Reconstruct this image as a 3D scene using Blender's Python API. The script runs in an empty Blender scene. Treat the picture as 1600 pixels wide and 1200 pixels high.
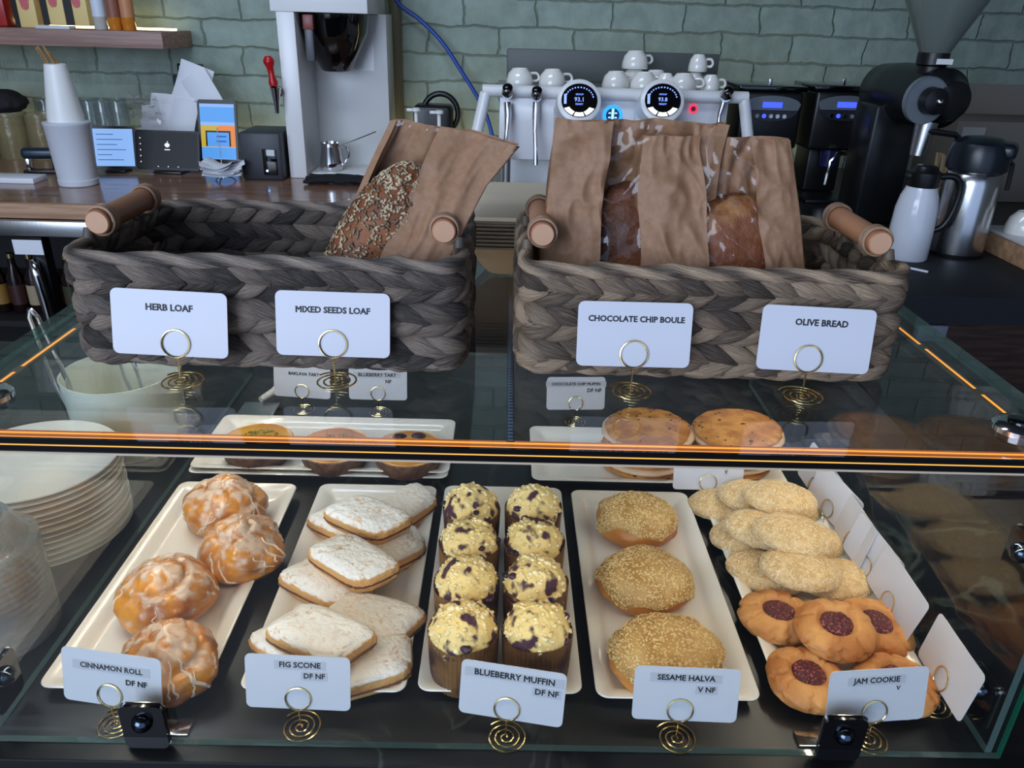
import bpy, bmesh, math, random
from mathutils import Vector, Matrix, noise, Euler
S = bpy.context.scene; C = S.collection
PI = math.pi; sin = math.sin; cos = math.cos
K = 0.94            # height of the stone counter above the floor
CAMZ = K + 0.564

# ------------------------------------------------------------------ camera
R = [[0.9996442951334582, 0.023491640935636268, 0.012626401438368622],
     [-0.001472548053846492, -0.4240938395077897, 0.9056170531155926],
     [0.026629209702144965, -0.9053135137054412, -0.42390839469506497]]
FPX = 1230.0
cd = bpy.data.cameras.new('camera'); cam = bpy.data.objects.new('camera', cd); C.objects.link(cam)
cd.sensor_fit = 'HORIZONTAL'; cd.sensor_width = 36.0; cd.lens = FPX * 36.0 / 1600.0
cd.clip_start = 0.02; cd.clip_end = 60
cam.matrix_world = Matrix(((R[0][0], -R[0][1], -R[0][2], 0), (R[1][0], -R[1][1], -R[1][2], 0),
                           (R[2][0], -R[2][1], -R[2][2], CAMZ), (0, 0, 0, 1)))
S.camera = cam

# ------------------------------------------------------------------ light and exposure
S.view_settings.view_transform = 'Standard'; S.view_settings.look = 'None'
S.view_settings.gamma = 1.0; S.view_settings.use_curve_mapping = False
S.view_settings.exposure = 0.95
S.cycles.transparent_max_bounces = 40
S.cycles.max_bounces = 10
S.cycles.caustics_reflective = False; S.cycles.caustics_refractive = False
LED_DOWN = 33.0
w = bpy.data.worlds.new('world'); S.world = w; w.use_nodes = True
w.node_tree.nodes['Background'].inputs[0].default_value = (0.50, 0.66, 1.0, 1)
w.node_tree.nodes['Background'].inputs[1].default_value = 0.55
def area(name, loc, target, sx, sy, power, col):
    l = bpy.data.lights.new(name, 'AREA'); l.shape = 'RECTANGLE'; l.size = sx; l.size_y = sy
    l.energy = power; l.color = col
    o = bpy.data.objects.new(name, l); C.objects.link(o); o.location = loc
    o.rotation_euler = (Vector(target) - Vector(loc)).to_track_quat('-Z', 'Y').to_euler()
    return o
area('shop_window_daylight', (-1.9, -2.2, 2.1), (-0.3, 2.0, 1.1), 2.6, 1.9, 66, (0.66, 0.79, 1.0))
area('added_back_fill', (-0.8, 1.3, 3.2), (-0.5, 3.2, 1.2), 1.6, 0.5, 17, (0.74, 0.84, 1.0))  # unseen fill lamp added to brighten the back wall, counter and brewer
area('wall_strip_light', (-1.5, 3.40, K + 0.02), (-1.5, 3.5, K + 0.35), 2.6, 0.04, 0.7, (1.0, 0.82, 0.5))
area('machine_strip_light', (0.3, 3.35, K + 0.05), (0.3, 3.5, K + 0.5), 2.2, 0.04, 0.7, (1.0, 0.82, 0.5))

# ------------------------------------------------------------------ picking points in the place
def ray(px, py):
    a, b = (px - 800) / FPX, (py - 600) / FPX
    return Vector([r[0] * a + r[1] * b + r[2] for r in R])
def pz(px, py, z):                 # point at height z above the counter top
    r = ray(px, py); t = (z + K - CAMZ) / r.z
    return Vector((r.x * t, r.y * t, z + K))
def pY(px, py, Y):                 # point in the vertical plane at distance Y
    r = ray(px, py); t = Y / r.y
    return Vector((r.x * t, Y, CAMZ + r.z * t))
def rectY(x0, y0, x1, y1, Y):
    a, b = pY(x0, y1, Y), pY(x1, y0, Y)
    return a.x, b.x, a.z, b.z

# ------------------------------------------------------------------ materials
def lin(c):
    return tuple(((v / 255) / 12.92 if v <= 10 else (((v / 255) + 0.055) / 1.055) ** 2.4) for v in c) + (1.0,)
MATS = {}
def nt(name):
    m = bpy.data.materials.new(name); m.use_nodes = True
    t = m.node_tree; MATS[name] = m
    return m, t, t.nodes['Principled BSDF']
def mat(name, col, rough=0.5, metal=0.0, col2=None, ns=20.0, lo=0.4, hi=0.6, bump=0.0, bs=60.0, bdist=0.002,
        coat=0.0, spec=0.5, emit=None, es=0.0, alpha=1.0, sss=0.0, stretch=(1, 1, 1), detail=4.0, attr=None, uv=False, trans=0.0):
    m, t, p = nt(name); N, L = t.nodes, t.links
    p.inputs['Base Color'].default_value = lin(col); p.inputs['Roughness'].default_value = rough
    p.inputs['Metallic'].default_value = metal; p.inputs['Coat Weight'].default_value = coat
    p.inputs['Specular IOR Level'].default_value = spec; p.inputs['Alpha'].default_value = alpha
    p.inputs['Transmission Weight'].default_value = trans
    if sss:
        p.inputs['Subsurface Weight'].default_value = sss; p.inputs['Subsurface Radius'].default_value = (0.004, 0.002, 0.001)
        p.inputs['Subsurface Scale'].default_value = 1.0
    if emit: p.inputs['Emission Color'].default_value = lin(emit); p.inputs['Emission Strength'].default_value = es
    co = None
    if col2 or bump:
        tc = N.new('ShaderNodeTexCoord'); mp = N.new('ShaderNodeMapping'); mp.inputs['Scale'].default_value = stretch
        L.new(tc.outputs['UV' if uv else 'Object'], mp.inputs[0]); co = mp.outputs[0]
    if col2:
        n = N.new('ShaderNodeTexNoise'); n.inputs['Scale'].default_value = ns; n.inputs['Detail'].default_value = detail
        L.new(co, n.inputs['Vector'])
        mr = N.new('ShaderNodeMapRange'); mr.inputs[1].default_value = lo; mr.inputs[2].default_value = hi
        src = n.outputs[0]
        if attr:
            at = N.new('ShaderNodeAttribute'); at.attribute_name = attr
            ad = N.new('ShaderNodeMath'); ad.operation = 'MULTIPLY_ADD'; ad.inputs[1].default_value = 0.5
            L.new(n.outputs[0], ad.inputs[0]); L.new(at.outputs['Fac'], ad.inputs[2]); src = ad.outputs[0]
        L.new(src, mr.inputs[0])
        mx = N.new('ShaderNodeMix'); mx.data_type = 'RGBA'
        mx.inputs[6].default_value = lin(col); mx.inputs[7].default_value = lin(col2)
        L.new(mr.outputs[0], mx.inputs[0]); L.new(mx.outputs[2], p.inputs['Base Color'])
    if bump:
        n2 = N.new('ShaderNodeTexNoise'); n2.inputs['Scale'].default_value = bs; n2.inputs['Detail'].default_value = 5
        L.new(co, n2.inputs['Vector'])
        bp = N.new('ShaderNodeBump'); bp.inputs['Strength'].default_value = bump; bp.inputs['Distance'].default_value = bdist
        L.new(n2.outputs[0], bp.inputs['Height']); L.new(bp.outputs[0], p.inputs['Normal'])
    return m
def glass(name, tint=(255, 255, 255), ior=1.45, rough=0.0, wrinkle=0.0, haze=0.0, hazecol=(255, 255, 255)):
    m = bpy.data.materials.new(name); m.use_nodes = True; t = m.node_tree; N, L = t.nodes, t.links
    N.remove(N['Principled BSDF']); out = N['Material Output']
    tr = N.new('ShaderNodeBsdfTransparent'); tr.inputs[0].default_value = lin(tint)
    gl = N.new('ShaderNodeBsdfGlossy'); gl.inputs['Roughness'].default_value = rough
    # Schlick reflectance that is the same from both sides of a sheet
    f0 = ((ior - 1) / (ior + 1)) ** 2
    ge = N.new('ShaderNodeNewGeometry'); dt = N.new('ShaderNodeVectorMath'); dt.operation = 'DOT_PRODUCT'
    L.new(ge.outputs['Incoming'], dt.inputs[0]); L.new(ge.outputs['Normal'], dt.inputs[1])
    ab = N.new('ShaderNodeMath'); ab.operation = 'ABSOLUTE'; L.new(dt.outputs['Value'], ab.inputs[0])
    om = N.new('ShaderNodeMath'); om.operation = 'SUBTRACT'; om.inputs[0].default_value = 1.0; L.new(ab.outputs[0], om.inputs[1])
    pw = N.new('ShaderNodeMath'); pw.operation = 'POWER'; pw.inputs[1].default_value = 5.0; L.new(om.outputs[0], pw.inputs[0])
    fr = N.new('ShaderNodeMath'); fr.operation = 'MULTIPLY_ADD'; fr.inputs[1].default_value = 1 - f0; fr.inputs[2].default_value = f0
    L.new(pw.outputs[0], fr.inputs[0])
    mx = N.new('ShaderNodeMixShader')
    L.new(fr.outputs[0], mx.inputs[0]); L.new(gl.outputs[0], mx.inputs[2])
    base = tr.outputs[0]
    if haze:
        df = N.new('ShaderNodeBsdfDiffuse'); df.inputs[0].default_value = lin(hazecol)
        m2 = N.new('ShaderNodeMixShader'); m2.inputs[0].default_value = haze
        L.new(tr.outputs[0], m2.inputs[1]); L.new(df.outputs[0], m2.inputs[2]); base = m2.outputs[0]
    L.new(base, mx.inputs[1]); L.new(mx.outputs[0], out.inputs[0])
    if wrinkle:
        tc = N.new('ShaderNodeTexCoord'); n = N.new('ShaderNodeTexNoise'); n.inputs['Scale'].default_value = 45
        bp = N.new('ShaderNodeBump'); bp.inputs['Strength'].default_value = wrinkle; bp.inputs['Distance'].default_value = 0.004
        L.new(tc.outputs['Object'], n.inputs['Vector']); L.new(n.outputs[0], bp.inputs['Height'])
        L.new(bp.outputs[0], gl.inputs['Normal'])
    MATS[name] = m
    return m
def emis(name, col, s):
    m = bpy.data.materials.new(name); m.use_nodes = True; t = m.node_tree
    p = t.nodes['Principled BSDF']; p.inputs['Base Color'].default_value = (0, 0, 0, 1)
    p.inputs['Emission Color'].default_value = lin(col); p.inputs['Emission Strength'].default_value = s
    MATS[name] = m
    return m

# ------------------------------------------------------------------ mesh helpers
def grid(b, nu, nv, f, cu=False, cv=False, mi=0):
    vs = [[b.verts.new(f(i / (nu if cu else nu - 1), j / (nv if cv else nv - 1))) for j in range(nv)] for i in range(nu)]
    for i in range(nu if cu else nu - 1):
        for j in range(nv if cv else nv - 1):
            q = [vs[i][j], vs[(i + 1) % nu][j], vs[(i + 1) % nu][(j + 1) % nv], vs[i][(j + 1) % nv]]
            fc = b.faces.new(q); fc.material_index = mi
    return vs
def lathe(b, prof, n=32, M=None, mi=0, rf=None, capb=True, capt=True):
    M = M or Matrix()
    rows = []
    for k, (r, z) in enumerate(prof):
        rows.append([b.verts.new(M @ Vector(((r * (rf(a, z) if rf else 1)) * cos(a), (r * (rf(a, z) if rf else 1)) * sin(a), z)))
                     for a in (2 * PI * i / n for i in range(n))])
    for k in range(len(rows) - 1):
        for i in range(n):
            f = b.faces.new((rows[k][i], rows[k][(i + 1) % n], rows[k + 1][(i + 1) % n], rows[k + 1][i])); f.material_index = mi
    if capb: b.faces.new(rows[0][::-1]).material_index = mi
    if capt: b.faces.new(rows[-1]).material_index = mi
def box(b, x0, x1, y0, y1, z0, z1, bev=0.0, mi=0, M=None, seg=2):
    m = Matrix.Translation(((x0 + x1) / 2, (y0 + y1) / 2, (z0 + z1) / 2)) @ Matrix.Diagonal((x1 - x0, y1 - y0, z1 - z0, 1))
    r = bmesh.ops.create_cube(b, size=1.0, matrix=(M @ m) if M else m)
    fs = set(f for v in r['verts'] for f in v.link_faces)
    for f in fs: f.material_index = mi
    if bev:
        es = set(e for v in r['verts'] for e in v.link_edges)
        q = bmesh.ops.bevel(b, geom=list(es), offset=bev, segments=seg, affect='EDGES', profile=0.5)
        for f in q['faces']: f.material_index = mi
def tube(b, pts, r, n=8, closed=False, mi=0, caps=True, rf=None):
    pts = [Vector(p) for p in pts]; m = len(pts); rows = []
    up = None
    for i, p in enumerate(pts):
        if closed: d = pts[(i + 1) % m] - pts[i - 1]
        else: d = pts[min(i + 1, m - 1)] - pts[max(i - 1, 0)]
        d.normalize()
        if up is None:
            up = Vector((0, 0, 1)) if abs(d.z) < 0.9 else Vector((1, 0, 0))
        up = (up - d * up.dot(d)).normalized(); sd = d.cross(up)
        rr = r * (rf(i / max(1, m - 1)) if rf else 1)
        rows.append([b.verts.new(p + (up * cos(a) + sd * sin(a)) * rr) for a in (2 * PI * k / n for k in range(n))])
    for i in range(m if closed else m - 1):
        A, B = rows[i], rows[(i + 1) % m]
        for k in range(n):
            b.faces.new((A[k], A[(k + 1) % n], B[(k + 1) % n], B[k])).material_index = mi
    if caps and not closed:
        b.faces.new(rows[0][::-1]).material_index = mi; b.faces.new(rows[-1]).material_index = mi
def cyl(b, p0, p1, r0, r1=None, n=20, mi=0):
    r1 = r0 if r1 is None else r1
    p0, p1 = Vector(p0), Vector(p1); d = p1 - p0
    M = Matrix.Translation(p0) @ d.to_track_quat('Z', 'Y').to_matrix().to_4x4()
    lathe(b, [(r0, 0), (r1, d.length)], n, M, mi)
def sph(b, c, r, nu=16, nv=10, mi=0, sc=(1, 1, 1), M=None):
    m = Matrix.Translation(c) @ (M or Matrix()) @ Matrix.Diagonal((sc[0], sc[1], sc[2], 1))
    q = bmesh.ops.create_uvsphere(b, u_segments=nu, v_segments=nv, radius=r, matrix=m)
    for f in set(f for v in q['verts'] for f in v.link_faces): f.material_index = mi
def crv(pts, n=5):
    pts = [Vector(p) for p in pts]; out = []
    for i in range(len(pts) - 1):
        p0, p1, p2, p3 = pts[max(i - 1, 0)], pts[i], pts[i + 1], pts[min(i + 2, len(pts) - 1)]
        for k in range(n):
            t = k / n; out.append(0.5 * (2 * p1 + (p2 - p0) * t + (2 * p0 - 5 * p1 + 4 * p2 - p3) * t * t + (3 * p1 - p0 - 3 * p2 + p3) * t ** 3))
    return out + [pts[-1]]
def rrect(w, d, r, n=5):
    pts = []
    for cx, cy, a0 in ((w / 2 - r, d / 2 - r, 0), (-w / 2 + r, d / 2 - r, PI / 2), (-w / 2 + r, -d / 2 + r, PI), (w / 2 - r, -d / 2 + r, 1.5 * PI)):
        for i in range(n + 1):
            a = a0 + PI / 2 * i / n
            pts.append((cx + r * cos(a), cy + r * sin(a)))
    return pts
def prism(b, outline, y0, y1, mi=0, M=None):         # outline in XZ, thickness along Y
    M = M or Matrix()
    A = [b.verts.new(M @ Vector((x, y0, z))) for x, z in outline]; B_ = [b.verts.new(M @ Vector((x, y1, z))) for x, z in outline]
    n = len(A)
    b.faces.new(A).material_index = mi; b.faces.new(B_[::-1]).material_index = mi
    for i in range(n): b.faces.new((A[i], B_[i], B_[(i + 1) % n], A[(i + 1) % n])).material_index = mi
def BM(): return bmesh.new()
def mk(name, b, m, parent=None, loc=None, rot=None, ang=40, smooth=True, fix=True, merge=False):
    if merge: bmesh.ops.remove_doubles(b, verts=b.verts[:], dist=1e-6)
    if fix: bmesh.ops.recalc_face_normals(b, faces=b.faces[:])
    me = bpy.data.meshes.new(name); b.to_mesh(me); b.free()
    for x in (m if isinstance(m, (list, tuple)) else [m]): me.materials.append(x)
    if smooth:
        me.polygons.foreach_set('use_smooth', [True] * len(me.polygons))
        if ang: me.set_sharp_from_angle(angle=math.radians(ang))
    o = bpy.data.objects.new(name, me); C.objects.link(o)
    if parent is not None: o.parent = parent
    if loc is not None: o.location = loc
    if rot is not None: o.rotation_euler = rot
    return o
def tag(o, label=None, cat=None, group=None, kind=None):
    if label: o['label'] = label
    if cat: o['category'] = cat
    if group: o['group'] = group
    if kind: o['kind'] = kind
    return o
def thing(name, label, cat, loc=(0, 0, 0), rot=(0, 0, 0), group=None):
    o = bpy.data.objects.new(name, None); C.objects.link(o); o.empty_display_size = 0.02
    o.location = loc; o.rotation_euler = rot
    return tag(o, label, cat, group)
def dup(o, loc=None, rot=None, label=None, parent=None, scale=None):
    c = o.copy(); C.objects.link(c)
    if parent is not None: c.parent = parent
    if loc is not None: c.location = loc
    if rot is not None: c.rotation_euler = rot
    if scale is not None: c.scale = (scale, scale, scale)
    if label: c['label'] = label
    for ch in list(o.children): dup(ch, parent=c)
    return c
def vattr(o, name, vals):
    a = o.data.attributes.new(name, 'FLOAT', 'POINT'); a.data.foreach_set('value', vals)
def text(parent, body, width, loc, m, rot=(PI / 2, 0, 0), size=None, bold=0.0, name='lettering', label=None):
    cu = bpy.data.curves.new('t', 'FONT'); cu.body = body; cu.size = 1.0; cu.align_x = 'CENTER'; cu.align_y = 'CENTER'
    cu.bevel_depth = bold; cu.bevel_resolution = 0; cu.resolution_u = 2
    o = bpy.data.objects.new('t', cu); C.objects.link(o)
    dg = bpy.context.evaluated_depsgraph_get()
    me = bpy.data.meshes.new_from_object(o.evaluated_get(dg)); bpy.data.objects.remove(o); bpy.data.curves.remove(cu)
    xs = [v.co.x for v in me.vertices]; wd = (max(xs) - min(xs)) or 1
    s = width / wd if width else size
    me.transform(Matrix.Diagonal((s, s * 1.0, s, 1)))
    me.materials.clear(); me.materials.append(m)
    q = bpy.data.objects.new(name, me); C.objects.link(q); q.parent = parent; q.location = loc; q.rotation_euler = rot
    if label: q['label'] = label
    return q
def fbm(p, o=3):
    s, a = 0.0, 1.0
    p = Vector(p)
    for _ in range(o):
        s += a * noise.noise(p); p = p * 2.03 + Vector((3.1, 1.7, 5.3)); a *= 0.5
    return s
def sm(x, a, b):
    t = min(1, max(0, (x - a) / (b - a))); return t * t * (3 - 2 * t)

# ------------------------------------------------------------------ shared materials
white_china = mat('white_china', (236, 233, 226), 0.16, coat=0.3)
chrome = mat('chrome', (215, 215, 218), 0.12, 1.0)
steel = mat('brushed_steel', (190, 190, 190), 0.3, 1.0, bump=0.08, bs=200, stretch=(1, 1, 0.02))
gold = mat('gold_wire', (240, 214, 150), 0.2, 1.0)
black = mat('black_plastic', (16, 16, 18), 0.35)
black_gloss = mat('black_gloss', (8, 8, 10), 0.08, coat=0.5)
white_paint = mat('white_enamel', (228, 228, 228), 0.28)
white_plastic = mat('white_plastic', (232, 232, 230), 0.4)
card_mat = mat('white_card', (206, 206, 213), 0.45)
tape_mat = mat('label_tape', (190, 190, 198), 0.3)
ink = mat('black_ink', (18, 18, 22), 0.5)
cream_card = card_mat
pane = glass('case_glass', (251, 253, 252), 1.58)
green_edge = mat('green_glass_edge', (16, 92, 70), 0.1, spec=0.6)
pale_edge = glass('pale_glass_edge', (150, 190, 176), 1.6, 0.05, haze=0.25, hazecol=(150, 180, 172))
clear = glass('clear_glass', (245, 247, 246), 1.5)
clear_plastic = glass('clear_plastic', (235, 236, 235), 1.45, 0.12, haze=0.10)
film = glass('clear_film', (252, 250, 247), 1.45, 0.05, wrinkle=0.5)
walnut = mat('dark_wood', (66, 44, 34), 0.45, col2=(40, 27, 22), ns=8, stretch=(1, 1, 12), bump=0.1)
dark = mat('dark_cavity', (14, 14, 16), 0.7)

# ------------------------------------------------------------------ room
WY = 3.5
def wall_material():
    m, t, p = nt('painted_green_brick'); N, L = t.nodes, t.links
    tc = N.new('ShaderNodeTexCoord'); sp = N.new('ShaderNodeSeparateXYZ'); cb = N.new('ShaderNodeCombineXYZ')
    L.new(tc.outputs['Object'], sp.inputs[0]); L.new(sp.outputs[0], cb.inputs[0]); L.new(sp.outputs[2], cb.inputs[1])
    nz = N.new('ShaderNodeTexNoise'); nz.inputs['Scale'].default_value = 5; nz.inputs['Detail'].default_value = 4
    L.new(cb.outputs[0], nz.inputs['Vector'])
    ms = N.new('ShaderNodeVectorMath'); ms.operation = 'MULTIPLY_ADD'; ms.inputs[1].default_value = (0.06, 0.035, 0)
    L.new(nz.outputs['Color'], ms.inputs[0]); L.new(cb.outputs[0], ms.inputs[2])
    nf = N.new('ShaderNodeTexNoise'); nf.inputs['Scale'].default_value = 22; nf.inputs['Detail'].default_value = 5
    L.new(cb.outputs[0], nf.inputs['Vector'])
    m0 = N.new('ShaderNodeVectorMath'); m0.operation = 'MULTIPLY_ADD'; m0.inputs[1].default_value = (0.022, 0.016, 0)
    L.new(nf.outputs['Color'], m0.inputs[0]); L.new(ms.outputs[0], m0.inputs[2]); ms = m0
    br = N.new('ShaderNodeTexBrick'); br.offset = 0.5
    for k, v in (('Scale', 1.0), ('Mortar Size', 0.006), ('Mortar Smooth', 1.0), ('Bias', 0.0), ('Brick Width', 0.30), ('Row Height', 0.106)):
        br.inputs[k].default_value = v
    br.inputs['Color1'].default_value = lin((132, 148, 136)); br.inputs['Color2'].default_value = lin((142, 160, 150))
    br.inputs['Mortar'].default_value = lin((118, 134, 122))
    L.new(ms.outputs[0], br.inputs['Vector'])
    n2 = N.new('ShaderNodeTexNoise'); n2.inputs['Scale'].default_value = 14; n2.inputs['Detail'].default_value = 8
    L.new(tc.outputs['Object'], n2.inputs['Vector'])
    r2 = N.new('ShaderNodeMapRange'); r2.inputs[1].default_value = 0.35; r2.inputs[2].default_value = 0.7
    r2.inputs[3].default_value = 0.82; r2.inputs[4].default_value = 1.08
    L.new(n2.outputs[0], r2.inputs[0])
    ml = N.new('ShaderNodeMix'); ml.data_type = 'RGBA'; ml.blend_type = 'MULTIPLY'; ml.inputs[0].default_value = 1
    L.new(br.outputs[0], ml.inputs[6]); L.new(r2.outputs[0], ml.inputs[7])
    vo = N.new('ShaderNodeTexNoise'); vo.inputs['Scale'].default_value = 9; vo.inputs['Detail'].default_value = 1
    L.new(tc.outputs['Object'], vo.inputs['Vector'])
    vr = N.new('ShaderNodeMapRange'); vr.inputs[1].default_value = 0.765; vr.inputs[2].default_value = 0.78
    L.new(vo.outputs[0], vr.inputs[0])
    chip = N.new('ShaderNodeMix'); chip.data_type = 'RGBA'; chip.inputs[7].default_value = lin((140, 74, 56))
    L.new(vr.outputs[0], chip.inputs[0]); L.new(ml.outputs[2], chip.inputs[6])
    L.new(chip.outputs[2], p.inputs['Base Color'])
    p.inputs['Roughness'].default_value = 0.6
    ad = N.new('ShaderNodeMath'); ad.operation = 'MULTIPLY_ADD'; ad.inputs[1].default_value = -1.1
    L.new(br.outputs['Fac'], ad.inputs[0]); L.new(n2.outputs[0], ad.inputs[2])
    bp = N.new('ShaderNodeBump'); bp.inputs['Strength'].default_value = 0.65; bp.inputs['Distance'].default_value = 0.014
    q = pY(120, 113, WY); wv = N.new('ShaderNodeTexWave'); wv.inputs['Scale'].default_value = 22; wv.inputs['Distortion'].default_value = 0.6; L.new(cb.outputs[0], wv.inputs['Vector'])
    c1 = N.new('ShaderNodeMath'); c1.operation = 'COMPARE'; c1.inputs[1].default_value = q.x; c1.inputs[2].default_value = 0.42; L.new(sp.outputs[0], c1.inputs[0])
    c2 = N.new('ShaderNodeMath'); c2.operation = 'COMPARE'; c2.inputs[1].default_value = q.z; c2.inputs[2].default_value = 0.042; L.new(sp.outputs[2], c2.inputs[0])
    c3 = N.new('ShaderNodeMath'); c3.operation = 'MULTIPLY'; L.new(c1.outputs[0], c3.inputs[0]); L.new(c2.outputs[0], c3.inputs[1])
    c4 = N.new('ShaderNodeMath'); c4.operation = 'MULTIPLY'; L.new(c3.outputs[0], c4.inputs[0]); L.new(wv.outputs['Fac'], c4.inputs[1])
    c5 = N.new('ShaderNodeMath'); c5.operation = 'MULTIPLY_ADD'; c5.inputs[1].default_value = 0.35; L.new(c4.outputs[0], c5.inputs[0]); L.new(ad.outputs[0], c5.inputs[2])
    L.new(c5.outputs[0], bp.inputs['Height']); L.new(bp.outputs[0], p.inputs['Normal'])
    return m
b = BM(); box(b, -3.2, 3.2, WY, WY + 0.2, 0, 3.3); tag(mk('wall_back', b, wall_material()), kind='structure')
plaster = mat('grey_plaster', (120, 118, 112), 0.8, bump=0.1)
b = BM(); box(b, -3.4, -3.2, -2.6, WY + 0.2, 0, 3.3); tag(mk('wall_left', b, plaster), kind='structure')
b = BM(); box(b, 3.2, 3.4, -2.6, WY + 0.2, 0, 3.3); tag(mk('wall_right', b, plaster), kind='structure')
b = BM(); box(b, -3.4, 3.4, -2.6, WY + 0.2, 3.3, 3.4); tag(mk('ceiling', b, mat('dark_ceiling', (70, 70, 70), 0.9)), kind='structure')
b = BM(); box(b, -3.4, 3.4, -2.6, WY + 0.2, -0.1, 0)
tag(mk('floor', b, mat('brown_floor', (52, 44, 40), 0.5, col2=(40, 34, 32), ns=3)), kind='structure')
# ------------------------------------------------------------------ service counter
def stone_material():
    m, t, p = nt('black_soapstone'); N, L = t.nodes, t.links
    tc = N.new('ShaderNodeTexCoord')
    n = N.new('ShaderNodeTexNoise'); n.inputs['Scale'].default_value = 5; n.inputs['Detail'].default_value = 7; n.inputs['Distortion'].default_value = 1.4
    L.new(tc.outputs['Object'], n.inputs['Vector'])
    ab = N.new('ShaderNodeMath'); ab.operation = 'SUBTRACT'; ab.inputs[1].default_value = 0.5; L.new(n.outputs[0], ab.inputs[0])
    a2 = N.new('ShaderNodeMath'); a2.operation = 'ABSOLUTE'; L.new(ab.outputs[0], a2.inputs[0])
    mr = N.new('ShaderNodeMapRange'); mr.inputs[1].default_value = 0.0; mr.inputs[2].default_value = 0.022; mr.inputs[3].default_value = 1; mr.inputs[4].default_value = 0
    L.new(a2.outputs[0], mr.inputs[0])
    n3 = N.new('ShaderNodeTexNoise'); n3.inputs['Scale'].default_value = 3.5; L.new(tc.outputs['Object'], n3.inputs['Vector'])
    m3 = N.new('ShaderNodeMapRange'); m3.inputs[1].default_value = 0.5; m3.inputs[2].default_value = 0.72; L.new(n3.outputs[0], m3.inputs[0])
    mu = N.new('ShaderNodeMath'); mu.operation = 'MULTIPLY'; L.new(mr.outputs[0], mu.inputs[0]); L.new(m3.outputs[0], mu.inputs[1])
    mx = N.new('ShaderNodeMix'); mx.data_type = 'RGBA'; mx.inputs[6].default_value = lin((15, 16, 17)); mx.inputs[7].default_value = lin((92, 98, 88))
    L.new(mu.outputs[0], mx.inputs[0]); L.new(mx.outputs[2], p.inputs['Base Color'])
    p.inputs['Roughness'].default_value = 0.34
    return m
stone = stone_material()
sc = thing('service_counter', 'black soapstone service counter carrying the glass pastry case', 'counter', (0, 0, 0))
b = BM(); box(b, -1.2, 0.62, 0.455, 1.34, K - 0.035, K, 0.002); mk('countertop', b, stone, sc)
b = BM(); box(b, -1.18, 0.60, 0.50, 1.30, 0.0, K - 0.0352); mk('cabinet', b, black, sc)

# ------------------------------------------------------------------ glass case
GX, GY0, GY1, GZ0, GZ1 = 0.428, 0.472, 1.22, K + 0.286, K + 0.294
case = thing('display_case', 'frameless glass pastry case with glowing light strips under its top', 'display case', (0, 0, K))
def pane_box(name, x0, x1, y0, y1, z0, z1, axis):
    b = BM(); box(b, x0, x1, y0, y1, z0 - K, z1 - K)
    for f in b.faces:
        f.normal_update(); f.material_index = 0 if abs(f.normal[axis]) > 0.9 else (1 if abs(f.normal[0]) > 0.9 and axis == 1 else 2)
    return mk(name, b, [pane, green_edge, pale_edge], case, smooth=False)
pane_box('top_pane', -GX, GX, GY0, GY1, GZ0, GZ1, 2)
pane_box('front_pane', -GX, GX + 0.004, GY0, GY0 + 0.006, K + 0.001, GZ0 - 0.0003, 1)
pane_box('side_pane', -GX, -GX + 0.006, GY0 + 0.0062, GY1, K + 0.001, GZ0 - 0.0003, 0)
pane_box('side_pane', GX - 0.006, GX, GY0 + 0.0062, GY1, K + 0.001, GZ0 - 0.0003, 0)
glow_orange = emis('orange_led_glow', (255, 164, 64), 0.80)
glow_line = emis('painted_led_reflection', (240, 176, 80), 0.7)  # glowing colour for the LED reflection painted on the glass edge
led_down = emis('led_chips', (255, 240, 216), LED_DOWN * 0.58)
led_side = emis('side_led_chips', (255, 240, 216), LED_DOWN * 1.12)
b = BM(); x = GX - 0.012
box(b, -x, x, GY0 + 0.0065, GY0 + 0.0255, GZ0 - K - 0.0022, GZ0 - K - 0.0002)
lt = mk('led_tape', b, mat('orange_led_tape', (150, 92, 60), 0.5, emit=(230, 120, 50), es=0.22), case)
b = BM(); box(b, -x, x, GY0 + 0.0205, GY0 + 0.0230, GZ0 - K - 0.0003, GZ0 - K - 0.0001); box(b, -x, x, GY0 + 0.0155, GY0 + 0.0165, GZ0 - K - 0.0003, GZ0 - K - 0.0001); mk('glow_line', b, glow_orange, lt)
b = BM(); b.faces.new([b.verts.new(v) for v in ((-x, GY0 + 0.0075, GZ0 - K - 0.0024), (-x, GY0 + 0.0155, GZ0 - K - 0.0024), (x, GY0 + 0.0155, GZ0 - K - 0.0024), (x, GY0 + 0.0075, GZ0 - K - 0.0024))]); mk('led_chips', b, led_down, lt, fix=False)
b = BM(); box(b, -GX, GX, GY0 - 0.0025, GY0 - 0.0003, GZ0 - K - 0.003, GZ1 - K + 0.0006); pr = mk('edge_profile', b, black_gloss, case)
b = BM(); box(b, -GX, GX, GY0 - 0.0031, GY0 - 0.0026, GZ0 - K + 0.0038, GZ0 - K + 0.0045); mk('led_reflection_line', b, glow_line, pr)  # LED reflection in the pane edge, put in as a thin glowing strip
b = BM(); box(b, -GX, GX, GY0 - 0.0031, GY0 - 0.0026, GZ0 - K - 0.0028, GZ0 - K - 0.0012); mk('lower_lip', b, mat('pale_edge', (196, 176, 150), 0.3), pr)
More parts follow.
